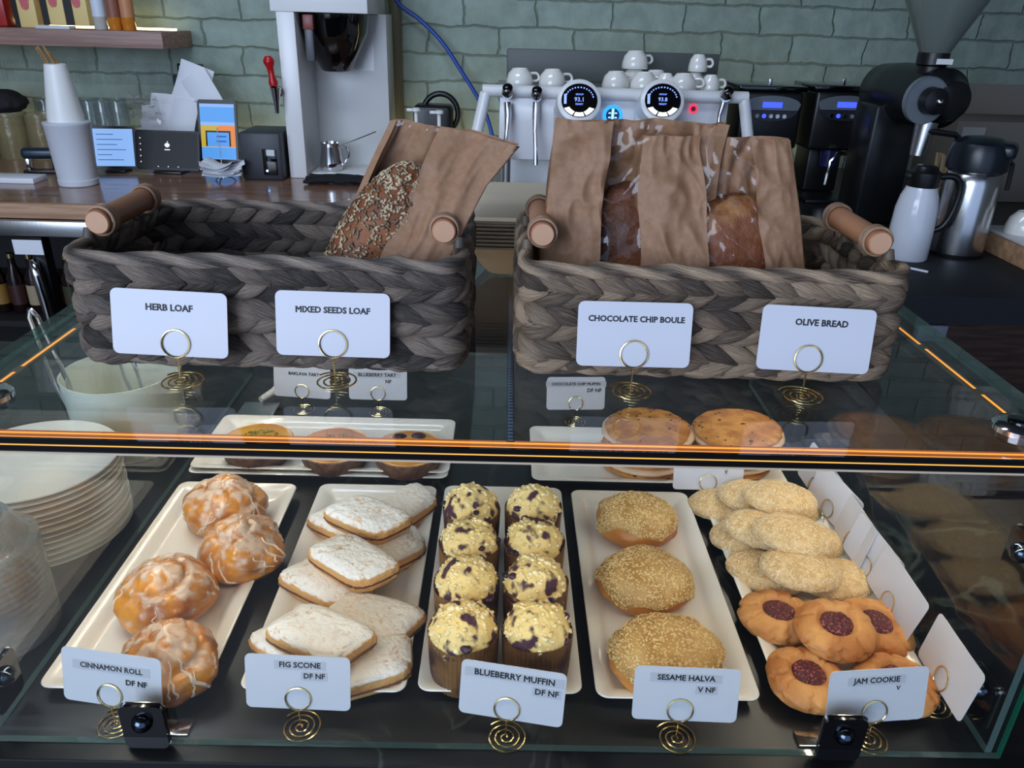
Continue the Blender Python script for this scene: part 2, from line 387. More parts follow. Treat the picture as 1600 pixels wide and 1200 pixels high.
for s in (-1, 1):
    b = BM()
    box(b, s * 0.404 - 0.004, s * 0.404 + 0.004, GY0 + 0.03, GY1 - 0.02, GZ0 - K - 0.0022, GZ0 - K - 0.0002)
    st = mk('led_tape', b, mat('dim_led_tape', (120, 100, 70), 0.5), case)
    b = BM()
    y = GY0 + 0.035
    while y < GY1 - 0.1:
        box(b, s * 0.404 - 0.0014, s * 0.404 + 0.0014, y, y + 0.088, GZ0 - K - 0.0002, GZ0 - K - 0.0001); y += 0.1
    mk('glow_line', b, glow_orange, st)
    b = BM(); b.faces.new([b.verts.new((s * 0.404 + a, c, GZ0 - K - 0.0024)) for a, c in ((-0.003, GY0 + 0.04), (-0.003, GY1 - 0.03), (0.003, GY1 - 0.03), (0.003, GY0 + 0.04))]); mk('led_chips', b, led_side, st, fix=False)
b = BM(); box(b, 0.004, 0.010, GY0 + 0.02, GY1 - 0.02, GZ0 - K - 0.0014, GZ0 - K - 0.0002)
cs = mk('unlit_led_tape', b, mat('grey_led_tape', (40, 44, 52), 0.4), case)
b = BM()
for i in range(130): box(b, 0.0052, 0.0088, GY0 + 0.025 + i * 0.0054, GY0 + 0.028 + i * 0.0054, GZ0 - K - 0.0003, GZ0 - K - 0.0001)
tag(mk('led_beads', b, mat('led_beads', (120, 140, 180), 0.2), cs), kind='stuff')
# clamps
def clamp(M, plate=True):
    b = BM(); prism(b, rrect(0.036, 0.047, 0.006), -0.0045, -0.0008, 0, M @ Matrix.Translation((0, 0, 0.0245)))
    c = mk('clamp', b, black_gloss, case)
    b = BM(); prism(b, rrect(0.0375, 0.0485, 0.006), -0.0008, -0.0002, 0, M @ Matrix.Translation((0, 0, 0.0249))); mk('clamp_rim', b, chrome, c)
    b = BM(); sph(b, M @ Vector((0, -0.0045, 0.031)), 0.0085, 20, 12, 0, (1, 1, 1)); mk('bolt', b, mat('dark_chrome', (70, 80, 92), 0.12, 1.0) if 'dark_chrome' not in MATS else MATS['dark_chrome'], c)
    if plate:
        b = BM(); box(b, -0.028, 0.028, 0.008, 0.024, 0.0003, 0.003, 0.001, 0, M)
        mk('foot_plate', b, chrome, c)
for xx in (-0.2885, 0.2905): clamp(Matrix.Translation((xx, GY0, 0.0)))
clamp(Matrix.Translation((GX - 0.006, 0.502, 0.018)) @ Matrix.Rotation(-PI / 2, 4, 'Z'), False)
clamp(Matrix.Translation((GX - 0.006, 0.512, 0.155)) @ Matrix.Rotation(-PI / 2, 4, 'Z'), False)
clamp(Matrix.Translation((-GX + 0.006, 0.503, 0.012)) @ Matrix.Rotation(PI / 2, 4, 'Z'), False)
for xx, yy in ((0.385, 0.517), (-0.385, 0.53)):
    b = BM(); lathe(b, [(0.018, 0.0), (0.018, 0.004), (0.015, 0.0065), (0.009, 0.007)], 28, Matrix.Translation((xx, yy, GZ1 - K + 0.0001)))
    q = mk('top_clamp', b, chrome, case)
    b = BM(); lathe(b, [(0.0085, 0.0071), (0.0085, 0.009), (0.006, 0.0095)], 20, Matrix.Translation((xx, yy, GZ1 - K))); mk('bolt', b, black_gloss, q)

# ------------------------------------------------------------------ trays
def tray_mesh(w, d):
    b = BM()
    loops = [(0.060, 0.003), (0.024, 0.0025), (0.024, 0.0), (0.021, 0.0), (0.020, 0.0025), (0.006, 0.0095), (0.001, 0.0125), (0.0, 0.0138),
             (0.0008, 0.0148), (0.0025, 0.0148), (0.012, 0.0122), (0.017, 0.0085), (0.0205, 0.0055), (0.024, 0.005), (0.060, 0.005)]
    rows = []
    for ins, z in loops:
        r = max(0.003, 0.011 - ins * 0.35)
        rows.append([b.verts.new((x, y, z)) for x, y in rrect(w - 2 * ins, d - 2 * ins, r)])
    n = len(rows[0])
    for a, c in zip(rows, rows[1:]):
        for i in range(n): b.faces.new((a[i], a[(i + 1) % n], c[(i + 1) % n], c[i]))
    b.faces.new(rows[0][::-1]); b.faces.new(rows[-1])
    return b
TZ = K + 0.0055
long_tray = mk('serving_tray', tray_mesh(0.149, 0.340), white_china)
tag(long_tray, 'white porcelain tray under the glazed cinnamon rolls', 'tray', 'white porcelain trays in the case')
long_tray.location = (-0.332, 0.688, K)
def put_tray(x, y, label, rz=0, z=K): return dup(long_tray, (x, y, z), (0, 0, rz), label)
put_tray(-0.1545, 0.690, 'white porcelain tray under the sugared fig scones')
put_tray(0.0045, 0.692, 'white porcelain tray under the blueberry muffins')
put_tray(0.1655, 0.688, 'white porcelain tray under the three sesame halva buns')
put_tray(0.3325, 0.692, 'white porcelain tray under the sesame cookies and jam cookies')
put_tray(-0.2365, 0.957, 'white porcelain tray directly under the three tarts', PI / 2, K + 0.0065)
put_tray(-0.2385, 0.954, 'lower white porcelain tray stacked beneath the tart tray', PI / 2)
put_tray(0.212, 0.955, 'white porcelain tray under the big date sandwich cookies', PI / 2)

# ------------------------------------------------------------------ pastry helpers
def blobf(rx, ry, ht, hb, disp, sq=1.0, shear=0.0, sz=1.0):
    def f(d):
        k = 1 + disp(d)
        sx = math.copysign(abs(d.x) ** sq, d.x); sy = math.copysign(abs(d.y) ** sq, d.y)
        h = math.hypot(d.x, d.y); kk = (h ** sz / h) if (sz != 1.0 and h > 1e-6) else 1.0
        if sq != 1.0 and h > 1e-6: sx = math.copysign(abs(d.x / h) ** sq, d.x) * h; sy = math.copysign(abs(d.y / h) ** sq, d.y) * h
        sx *= kk; sy *= kk
        z = math.copysign(abs(d.z) ** (1.0 if sz == 1.0 else 0.75), d.z) * (ht if d.z > 0 else hb * 1.35) * k
        return Vector((rx * sx * k + shear * ry * sy, ry * sy * k, max(z, -hb) + hb))
    return f
def blobmesh(f, nu, nv, off=None):
    b = BM(); ds = []
    top = b.verts.new(f(Vector((0, 0, 1))) + (Vector((0, 0, 1)) * off(Vector((0, 0, 1))) if off else Vector())); ds.append(Vector((0, 0, 1)))
    rows = []
    for j in range(1, nv):
        th = PI * j / nv; row = []
        for i in range(nu):
            a = 2 * PI * i / nu; d = Vector((sin(th) * cos(a), sin(th) * sin(a), cos(th)))
            row.append(b.verts.new(f(d) + (d * off(d) if off else Vector()))); ds.append(d)
        rows.append(row)
    d = Vector((0, 0, -1)); bot = b.verts.new(f(d)); ds.append(d)
    for i in range(nu):
        b.faces.new((top, rows[0][i], rows[0][(i + 1) % nu])); b.faces.new((bot, rows[-1][(i + 1) % nu], rows[-1][i]))
        for j in range(len(rows) - 1): b.faces.new((rows[j][i], rows[j + 1][i], rows[j + 1][(i + 1) % nu], rows[j][(i + 1) % nu]))
    return b, ds
def seeds(f, n, rnd, zmin, accept=None, L=0.0017, W=0.0009, lift=0.0006, off=None):
    b = BM()
    k = 0
    while k < n:
        z = rnd.uniform(zmin, 1); a = rnd.uniform(0, 2 * PI); s = math.sqrt(1 - z * z)
        d = Vector((s * cos(a), s * sin(a), z))
        if accept and not accept(d): continue
        k += 1
        p = f(d); e = 0.02
        t1 = (d + Vector((-sin(a), cos(a), 0)) * e).normalized(); t2 = (d + Vector((-z * cos(a), -z * sin(a), s)) * e).normalized()
        nn = (f(t1) - p).cross(f(t2) - p)
        nn = nn.normalized() if nn.length > 1e-12 else d
        if nn.dot(d) < 0: nn = -nn
        p = p + nn * (lift + (off(d) if off else 0))
        u = nn.orthogonal().normalized(); q = Matrix.Rotation(rnd.uniform(0, 2 * PI), 3, nn) @ u; r = nn.cross(q)
        tl = rnd.uniform(-0.3, 0.3); q = (q + nn * tl).normalized()
        s0 = rnd.uniform(0.8, 1.15)
        vs = [b.verts.new(p + q * L * s0), b.verts.new(p + r * W * s0 - q * L * 0.2), b.verts.new(p - q * L * 0.8 * s0), b.verts.new(p - r * W * s0 - q * L * 0.2),
              b.verts.new(p + nn * W * 0.55), b.verts.new(p - nn * 0.0006)]
        for i in range(4):
            b.faces.new((vs[i], vs[(i + 1) % 4], vs[4])); b.faces.new((vs[(i + 1) % 4], vs[i], vs[5]))
    return b

# ------------------------------------------------------------------ cinnamon rolls
dough = mat('golden_glazed_dough', (216, 142, 44), 0.28, col2=(152, 78, 24), ns=34, lo=0.42, hi=0.68, bump=0.5, bs=90, coat=0.35)
drip_m = mat('thick_icing', (246, 226, 200), 0.2, coat=0.5, alpha=0.8)
icing = mat('sugar_icing', (250, 232, 208), 0.16, alpha=0.34, bump=0.35, bs=120, coat=0.5)
_t = icing.node_tree; _a = _t.nodes.new('ShaderNodeAttribute'); _a.attribute_name = 'cover'
_t.links.new(_a.outputs['Fac'], _t.nodes['Principled BSDF'].inputs['Alpha'])
rolls = [(350, 783, 132, 'glazed cinnamon roll at the back of its tray'), (378, 848, 140, 'glazed cinnamon roll second from the back of its tray'),
         (258, 918, 158, 'glazed cinnamon roll third from the back with a bumpy top'), (262, 1024, 158, 'frontmost glazed cinnamon roll right behind its card')]
for i, (x, y, wpx, lab) in enumerate(rolls):
    p = pz(x, y, 0.036); sd = Vector((i * 7.3, i * 2.1, 1.7))
    dist = (p - cam.location).dot(Vector((R[0][2], R[1][2], R[2][2])))
    rr = wpx * dist / FPX / 2 * 0.965
    t = thing('cinnamon_roll', lab, 'pastry', (p.x, p.y, TZ), (0, 0, i * 1.9), 'glazed cinnamon rolls')
    def disp(d, sd=sd, i=i):
        rxy = math.hypot(d.x, d.y); a = math.atan2(d.y, d.x)
        v = 0.09 * fbm(d * 1.5 + sd) + 0.02 * fbm(d * 7 + sd, 2)
        if d.z > 0.1:
            ph = a + rxy * 7.5
            g = max(0, cos(ph)) ** 10
            v -= 0.15 * g * sm(d.z, 0.25, 0.7) * sm(rxy, 0.05, 0.25)
            v += 0.07 * sm(d.z, 0.8, 0.97)
        return v
    f = blobf(rr, rr * 0.95, 0.037, 0.019, disp)
    bb, ds = blobmesh(f, 88, 48); mk('bun', bb, dough, t, ang=0)
    def cov(d, sd=sd):
        a = math.atan2(d.y, d.x)
        return d.z * 0.70 - 0.34 + 0.62 * noise.noise(Vector((cos(a) * 3.2, sin(a) * 3.2, d.z * 0.4)) + sd) + 0.75 * fbm(d * 4.5 + sd, 3)
    off = lambda d, cov=cov: 0.0003 + 0.0008 * sm(cov(d), -0.1, 0.4)
    bb, ds = blobmesh(f, 120, 64, off); vattr(mk('icing', bb, icing, t, ang=0), 'cover', [0.58 * sm(cov(d), -0.25, 0.55) for d in ds])
    rnd = random.Random(90 + i); bb = BM()
    for k in range(12):
        a = rnd.uniform(0, 2 * PI); z0 = rnd.uniform(0.35, 0.85); z1 = rnd.uniform(-0.35, 0.15); sw = rnd.uniform(-0.5, 0.5); pts = []
        for q in range(14):
            zz = z0 + (z1 - z0) * q / 13; aa = a + sw * (q / 13) + 0.12 * noise.noise(Vector((q * 0.3, k, i))); ss = math.sqrt(1 - zz * zz)
            d = Vector((ss * cos(aa), ss * sin(aa), zz)); pts.append(f(d) + d * 0.0003)
        tube(bb, pts, rnd.uniform(0.0008, 0.0015), 8, rf=lambda q: 0.7 + 0.6 * q)
    tag(mk('icing_drips', bb, drip_m, t, ang=0), kind='stuff')

# ------------------------------------------------------------------ fig scones
scone_m = mat('scone_crust', (216, 164, 98), 0.8, col2=(248, 243, 234), ns=170, lo=0.58, hi=0.80, bump=0.9, bs=150, bdist=0.003, attr='sugar')
fig_m = mat('fig_filling', (120, 70, 36), 0.5, col2=(92, 46, 26), ns=60)
def scone(seed):
    sd = Vector((seed * 5.1, 3.3, seed))
    def disp(d):
        v = 0.03 * fbm(d * 2.5 + sd) + 0.025 * fbm(d * 9 + sd, 2)
        cr = abs(noise.noise(d * 3.2 + sd * 2))
        if d.z > 0.3: v -= 0.04 * (1 - sm(cr, 0, 0.06))
        return v
    f = blobf(0.0455, 0.0270, 0.0140, 0.0130, disp, 0.45, 0.26, 0.55)
    b, ds = blobmesh(f, 84, 36)
    o = mk('fig_scone', b, scone_m, ang=0)
    vattr(o, 'sugar', [0.60 * sm(d.z, 0.0, 0.5) + 0.13 * noise.noise(d * 3 + sd) - 0.16 * (1 - sm(abs(noise.noise(d * 3.2 + sd * 2)), 0, 0.07)) for d in ds])
    b = BM(); n = 60
    ring = [f(Vector((cos(2 * PI * k / n), sin(2 * PI * k / n), -0.08)).normalized()) for k in range(n)]
    tube(b, [Vector((v.x * 0.985, v.y * 0.985, v.z)) for v in ring], 0.0017, 6, True, rf=lambda q: 1 + 0.5 * noise.noise(Vector((q * 40, seed, 0))))
    mk('fig_filling', b, fig_m, o)
    return o
sc_v = [scone(k) for k in range(4)]
def axis(a, b_, z):
    p, q = pz(*a, z), pz(*b_, z); return (p + q) / 2, math.atan2(q.y - p.y, q.x - p.x), (q - p).length
scones = [((524, 778), (628, 826), 0.040, 'top sugared fig scone at the back of the pile'),
          ((500, 835), (609, 905), 0.040, 'top sugared fig scone in the middle of the pile'),
          ((446, 958), (560, 1012), 0.040, 'top sugared fig scone nearest the front of the pile'),
          ((600, 812), (660, 772), 0.011, 'lower fig scone at the back right of the tray'),
          ((505, 800), (590, 836), 0.011, 'lower fig scone at the back left of the tray, mostly covered'),
          ((560, 880), (648, 840), 0.011, 'lower fig scone on the right edge, between the back and middle top scones'),
          ((468, 888), (552, 928), 0.011, 'lower fig scone on the left, under the middle top scone'),
          ((535, 950), (632, 975), 0.011, 'lower fig scone at right showing a broad sugared corner'),
          ((430, 985), (512, 1032), 0.011, 'lower fig scone at the front left, under the front top scone'),
          ((520, 1050), (616, 1025), 0.011, 'lower fig scone at the front right, behind the scone card')]
for i, (a, b_, z, lab) in enumerate(scones):
    p, an, ln = axis(a, b_, z + 0.012)
    o = sc_v[i] if i < 4 else dup(sc_v[i % 4])
    o.location = (p.x, p.y, TZ + (0.0005 if z < 0.02 else 0.0268)); o.rotation_euler = (0, 0, an)
    if z > 0.02: o.rotation_euler = (0.05, -0.04, an)
    tag(o, lab, 'scone', 'sugared fig scones')

# ------------------------------------------------------------------ blueberry muffins
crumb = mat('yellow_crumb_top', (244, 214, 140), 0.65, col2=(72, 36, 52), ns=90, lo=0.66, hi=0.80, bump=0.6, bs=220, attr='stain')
berry = mat('blueberry', (38, 24, 44), 0.3, col2=(74, 40, 66), ns=40)
def paper_mat():
    m, t, p = nt('muffin_paper'); N, L = t.nodes, t.links
    tc = N.new('ShaderNodeTexCoord'); n = N.new('ShaderNodeTexNoise'); n.inputs['Scale'].default_value = 28; n.inputs['Detail'].default_value = 5
    L.new(tc.outputs['Object'], n.inputs['Vector'])
    cr = N.new('ShaderNodeValToRGB'); e = cr.color_ramp.elements
    e[0].position = 0.42; e[0].color = lin((130, 90, 48)); e[1].position = 0.58; e[1].color = lin((58, 30, 32))
    L.new(n.outputs[0], cr.inputs[0]); L.new(cr.outputs[0], p.inputs['Base Color']); p.inputs['Roughness'].default_value = 0.5
    return m
muffin_paper = paper_mat()
cream_crumb = mat('pale_streusel', (252, 236, 192), 0.7, col2=(244, 216, 150), ns=90)
def muffin(seed):
    rnd = random.Random(seed); sd = Vector((seed * 3.7, seed * 1.3, 2))
    t = thing('blueberry_muffin', 'x', 'muffin', group='blueberry muffins in brown paper')
    b = BM(); n = 192
    wob = lambda a: 1 + 0.012 * noise.noise(Vector((cos(a) * 2, sin(a) * 2, seed)))
    rf = lambda a, z: wob(a) * (1 + 0.011 * cos(48 * a))
    hz = lambda z: z
    lathe(b, [(0.0275, 0.0), (0.0295, 0.001), (0.0310, 0.02), (0.0318, 0.044), (0.0322, 0.055), (0.0318, 0.0548), (0.0308, 0.040)], n, None, 0, rf, True, False)
    for v in b.verts:
        if v.co.z > 0.042:
            a = math.atan2(v.co.y, v.co.x); v.co.z += 0.006 * noise.noise(Vector((cos(a) * 1.3, sin(a) * 1.3, seed * 3.1)))
    mk('paper_wrapper', b, muffin_paper, t, ang=60)
    def disp(d):
        return 0.05 * fbm(d * 1.6 + sd) + 0.045 * max(-0.5, fbm(d * 6 + sd, 3))
    f0 = blobf(0.0312, 0.0312, 0.032, 0.012, disp)
    f = lambda d: f0(d) + Vector((0, 0, 0.036))
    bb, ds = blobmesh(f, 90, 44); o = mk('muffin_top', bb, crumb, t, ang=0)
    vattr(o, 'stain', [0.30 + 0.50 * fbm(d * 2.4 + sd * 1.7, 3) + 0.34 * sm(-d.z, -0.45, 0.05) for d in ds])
    for k in range(3):
        z = rnd.uniform(0.2, 0.8); a = rnd.uniform(0, 2 * PI); s = math.sqrt(1 - z * z)
        b = BM(); sph(b, f(Vector((s * cos(a), s * sin(a), z))) - Vector((0, 0, 0.0020)), rnd.uniform(0.0035, 0.0055), 14, 9, 0, (1, 1.3, 0.7)); mk('blueberry', b, berry, t)
    b = BM()
    for k in range(230):
        z = rnd.uniform(0.25, 1); a = rnd.uniform(0, 2 * PI); s = math.sqrt(1 - z * z); d = Vector((s * cos(a), s * sin(a), z))
        if fbm(d * 2.4 + sd * 1.7, 3) > 0.02: continue
        r = rnd.uniform(0.0012, 0.0030)
        q = bmesh.ops.create_icosphere(b, subdivisions=1, radius=r, matrix=Matrix.Translation(f(d)) @ Matrix.Rotation(rnd.uniform(0, 6), 4, 'Z') @ Matrix.Diagonal((1.2, 0.9, 0.6, 1)))
        for v in q['verts']: v.co += Vector((rnd.uniform(-1, 1), rnd.uniform(-1, 1), rnd.uniform(-1, 1))) * r * 0.25
    tag(mk('streusel', b, cream_crumb, t, ang=0), kind='stuff')
    return t
mrows = [('back row', 0.746), ('second row from the back', 0.681), ('third row from the back', 0.616), ('front row', 0.551)]
for j, (nm, y) in enumerate(mrows):
    for i, (s, x) in enumerate((('left', -0.0310), ('right', 0.0385))):
        m = muffin(j * 2 + i + 1); m.location = (x + 0.0004 * j * (1 - 2 * i), y + 0.002 * i, TZ); m.rotation_euler = (0, 0, j * 1.3 + i * 2)
        m['label'] = 'blueberry muffin in brown paper, %s, %s of its pair' % (nm, s)

# ------------------------------------------------------------------ sesame halva buns
bun_m = mat('brown_bun', (206, 138, 66), 0.42, col2=(176, 104, 44), ns=18, bump=0.2, bs=60)
tahini = mat('tahini_topping', (214, 172, 106), 0.5, col2=(186, 138, 72), ns=40, bump=0.4, bs=120)
seed_m = mat('sesame_seed', (250, 226, 168), 0.45, col2=(238, 204, 136), ns=200)
seed_pale = mat('pale_sesame_seed', (250, 238, 208), 0.5, col2=(230, 202, 150), ns=200)
for i, (x, y, wpx, lab) in enumerate([(995, 808, 128, 'sesame halva bun at the back of its tray'), (1008, 902, 152, 'middle sesame halva bun with a drip of topping on its side'),
                                      (1041, 1018, 180, 'largest sesame halva bun at the front, behind its card')]):
    p = pz(x, y, 0.030); dist = (p - cam.location).dot(Vector((R[0][2], R[1][2], R[2][2]))); rr = wpx * dist / FPX / 2
    sd = Vector((i * 4.3 + 9, 1.1, i * 2.0)); rnd = random.Random(50 + i)
    t = thing('halva_bun', lab, 'bun', (p.x, p.y, TZ), (0, 0, 0), 'sesame halva buns')
    disp = lambda d, sd=sd: 0.08 * fbm(d * 1.6 + sd) - 0.05 * (1 - sm(abs(noise.noise(d * 1.8 + sd * 3)), 0, 0.08)) * sm(d.z, 0.1, 0.5)
    f = blobf(rr, rr * 0.86, 0.030, 0.017, disp)
    bb, ds = blobmesh(f, 80, 44); mk('bun', bb, bun_m, t, ang=0)
    msk = lambda d, sd=sd: d.z - 0.10 + 0.45 * noise.noise(d * 1.9 + sd * 2)
    off = lambda d: min(0.0016, max(-0.0012, msk(d) * 0.012))
    bb, ds = blobmesh(f, 96, 52, off); mk('tahini_topping', bb, tahini, t, ang=0)
    bb = seeds(f, 1750, rnd, -0.2, lambda d: msk(d) > 0.06, 0.00175, 0.0010, 0.0004, off); tag(mk('sesame_seeds', bb, seed_m, t, ang=0), kind='stuff')

# ------------------------------------------------------------------ sesame cookies
ses_m = mat('sesame_cookie_crust', (232, 200, 148), 0.6, col2=(212, 172, 114), ns=160, bump=0.6, bs=260)
def sesame_cookie(seed):
    sd = Vector((seed * 2.7, 8, seed)); rnd = random.Random(seed)
    disp = lambda d: 0.035 * fbm(d * 1.4 + sd)
    f = blobf(0.043, 0.0325, 0.0160, 0.0080, disp)
    b, ds = blobmesh(f, 64, 32); o = mk('sesame_cookie', b, ses_m, ang=0)
    b = seeds(f, 1500, rnd, -0.45, None, 0.0013, 0.00075, 0.0001); tag(mk('sesame_seeds', b, seed_pale, o, ang=0), kind='stuff')
    return o
sv = [sesame_cookie(k) for k in range(3)]
cookies = [((1128, 787), 0.0, 0.2, 'sesame cookie at the back left corner of the tray'),
           ((1165, 838), 0.0, 0.15, 'sesame cookie on the left, second from the back, low on the tray'),
           ((1196, 893), 0.0, -0.5, 'sesame cookie on the left just behind the jam cookies'),
           ((1312, 905), 0.0, 0.25, 'sesame cookie on the right just behind the jam cookies'),
           ((1262, 845), 0.0, 0.0, 'sesame cookie low on the right, under the middle cookie'),
           ((1232, 790), 0.0, 0.1, 'sesame cookie low on the right at the back, under the topmost pair'),
           ((1178, 777), 0.0195, -0.15, 'sesame cookie on the pile at the back, left of the topmost one'),
           ((1190, 826), 0.0195, -0.2, 'sesame cookie raised on the pile, tucked left of the middle cookie'),
           ((1219, 778), 0.037, -0.12, 'topmost sesame cookie at the back of the pile'),
           ((1238, 833), 0.037, -0.15, 'topmost sesame cookie in the middle of the pile'),
           ((1250, 888), 0.0195, -0.12, 'sesame cookie on top at the front of the pile, just behind the jam cookies')]
for i, (q, z, an, lab) in enumerate(cookies):
    p = pz(q[0], q[1], z + 0.015); o = sv[i] if i < 3 else dup(sv[i % 3])
    o.location = (p.x, p.y, TZ + z); o.rotation_euler = (0.04 if z else 0, 0.05 if z else 0, an); tag(o, lab, 'cookie', 'oval sesame cookies')

# ------------------------------------------------------------------ jam cookies
jamc = mat('jam_cookie_dough', (218, 156, 90), 0.6, col2=(190, 120, 60), ns=26, bump=0.7, bs=120, bdist=0.003)
jam_m = mat('raspberry_jam', (84, 20, 34), 0.25, col2=(186, 100, 100), ns=420, lo=0.54, hi=0.64, bump=1.0, bs=420, bdist=0.003)
def jam_cookie(seed):
    rnd = random.Random(seed); sd = Vector((seed, 5, seed * 1.9))
    cracks = [2 * PI * k / 9 + rnd.uniform(-0.25, 0.25) for k in range(9)]
    def disp(d):
        rxy = math.hypot(d.x, d.y); a = math.atan2(d.y, d.x)
        v = 0.05 * fbm(d * 1.8 + sd) + 0.012 * fbm(d * 8 + sd, 2)
        if d.z > -0.2:
            for c in cracks:
                da = (a - c + PI) % (2 * PI) - PI + 0.12 * noise.noise(d * 4 + sd)
                v -= 0.10 * math.exp(-(da / 0.06) ** 2) * sm(rxy, 0.40, 0.62)
        return v
    g0 = blobf(0.039, 0.037, 0.0165, 0.010, disp)
    def f(d):
        p = g0(d); rxy = math.hypot(p.x, p.y)
        if d.z > 0: p.z -= 0.011 * (1 - sm(rxy, 0.010, 0.022))
        return p
    b, ds = blobmesh(f, 110, 50); o = mk('jam_cookie', b, jamc, ang=0)
    def jf(d):
        return Vector((0.0165 * d.x * (1 + 0.1 * noise.noise(d * 2 + sd)), 0.0150 * d.y * (1 + 0.1 * noise.noise(d * 2 + sd)), 0.0185 + 0.0035 * d.z + 0.0008 * noise.noise(d * 9 + sd)))
    b, ds = blobmesh(jf, 48, 20); mk('jam_filling', b, jam_m, o, ang=0)
    return o
jv = [jam_cookie(k) for k in range(3)]
jams = [((1215, 962), 0.0, 0.0, 0.0, 'jam cookie at the back left of the five, half covered'), ((1262, 1060), 0.0, 0.0, 0.0, 'jam cookie at the front left, beside its card'),
        ((1304, 980), 0.021, -0.10, 0.05, 'topmost jam cookie in the middle of the five'), ((1366, 978), 0.0, 0.0, 0.1, 'jam cookie at the back right, behind the topmost one'),
        ((1398, 1068), 0.0, 0.0, 0.0, 'jam cookie at the front right, behind its card')]
for i, (q, z, rx, ry, lab) in enumerate(jams):
    p = pz(q[0], q[1], z + 0.018); o = jv[i] if i < 3 else dup(jv[i % 3])
    o.location = (p.x, p.y, TZ + z + 0.0005); o.rotation_euler = (rx, ry, i * 1.7); tag(o, lab, 'cookie', 'jam thumbprint cookies')

# ------------------------------------------------------------------ tarts
crust_m = mat('dark_tart_crust', (118, 84, 62), 0.7, col2=(88, 60, 46), ns=90, bump=0.5, bs=160)
rim_m = mat('golden_tart_rim', (224, 172, 100), 0.6, col2=(196, 136, 70), ns=50, bump=0.4, bs=120)
cust_m = mat('yellow_custard', (228, 170, 50), 0.35, col2=(206, 128, 46), ns=16, lo=0.35, hi=0.7, bump=0.2, bs=40, coat=0.2)
cust2 = mat('pink_brown_custard', (214, 142, 84), 0.4, col2=(196, 120, 70), ns=16, bump=0.2, bs=40)
pist = mat('chopped_pistachio', (150, 150, 50), 0.6, col2=(108, 112, 36), ns=200)
for i, (x, y, cm, lab) in enumerate([(402, 692, cust_m, 'yellow baklava tart topped with chopped pistachio, leftmost of three tarts'), (523, 699, cust2, 'pinkish baklava tart with chopped pistachio, middle of three tarts'),
                                     (638, 704, cust_m, 'blueberry tart with dark berries, rightmost of three tarts')]):
    p = pz(x, y, 0.034); t = thing('tart', lab, 'tart', (p.x, p.y, TZ + 0.0065), group='small round tarts'); rnd = random.Random(i + 3)
    b = BM(); lathe(b, [(0.040, 0), (0.041, 0.001), (0.0475, 0.021), (0.0485, 0.024), (0.0478, 0.0255)], 96, None, 0, lambda a, z: 1 + 0.008 * cos(36 * a), True, False); mk('tart_crust', b, crust_m, t)
    b = BM(); lathe(b, [(0.0478, 0.0256), (0.0460, 0.0272), (0.0438, 0.0262), (0.0430, 0.024)], 96, None, 0, lambda a, z: 1 + 0.008 * cos(36 * a) + 0.006 * noise.noise(Vector((cos(a) * 4, sin(a) * 4, i))), False, False); mk('tart_rim', b, rim_m, t)
    b = BM(); grid(b, 40, 14, lambda u, v: Vector((0.0446 * v * cos(2 * PI * u), 0.0446 * v * sin(2 * PI * u), 0.0265 + 0.004 * (1 - v * v) + 0.0012 * noise.noise(Vector((v * cos(2 * PI * u) * 3, v * sin(2 * PI * u) * 3, i)))))); mk('tart_filling', b, cm, t, ang=0, merge=True)
    if i < 2:
        b = BM()
        for k in range(130):
            r = 0.024 * math.sqrt(rnd.random()); a = rnd.uniform(0, 2 * PI); s = rnd.uniform(0.0008, 0.002)
            bmesh.ops.create_icosphere(b, subdivisions=1, radius=s, matrix=Matrix.Translation((r * cos(a) + 0.004, r * sin(a), 0.0305)) @ Matrix.Rotation(rnd.uniform(0, 6), 4, 'Z') @ Matrix.Diagonal((1.5, 0.9, 0.7, 1)))
        tag(mk('pistachio_crumbs', b, pist, t, ang=0), kind='stuff')
    else:
        for k in range(7):
            r = 0.012 + 0.022 * rnd.random(); a = k * 0.9 + 0.3; b = BM()
            sph(b, (r * cos(a), r * sin(a), 0.029), rnd.uniform(0.0055, 0.0085), 16, 10, 0, (1.2, 1, 0.5)); mk('blueberry', b, berry, t)

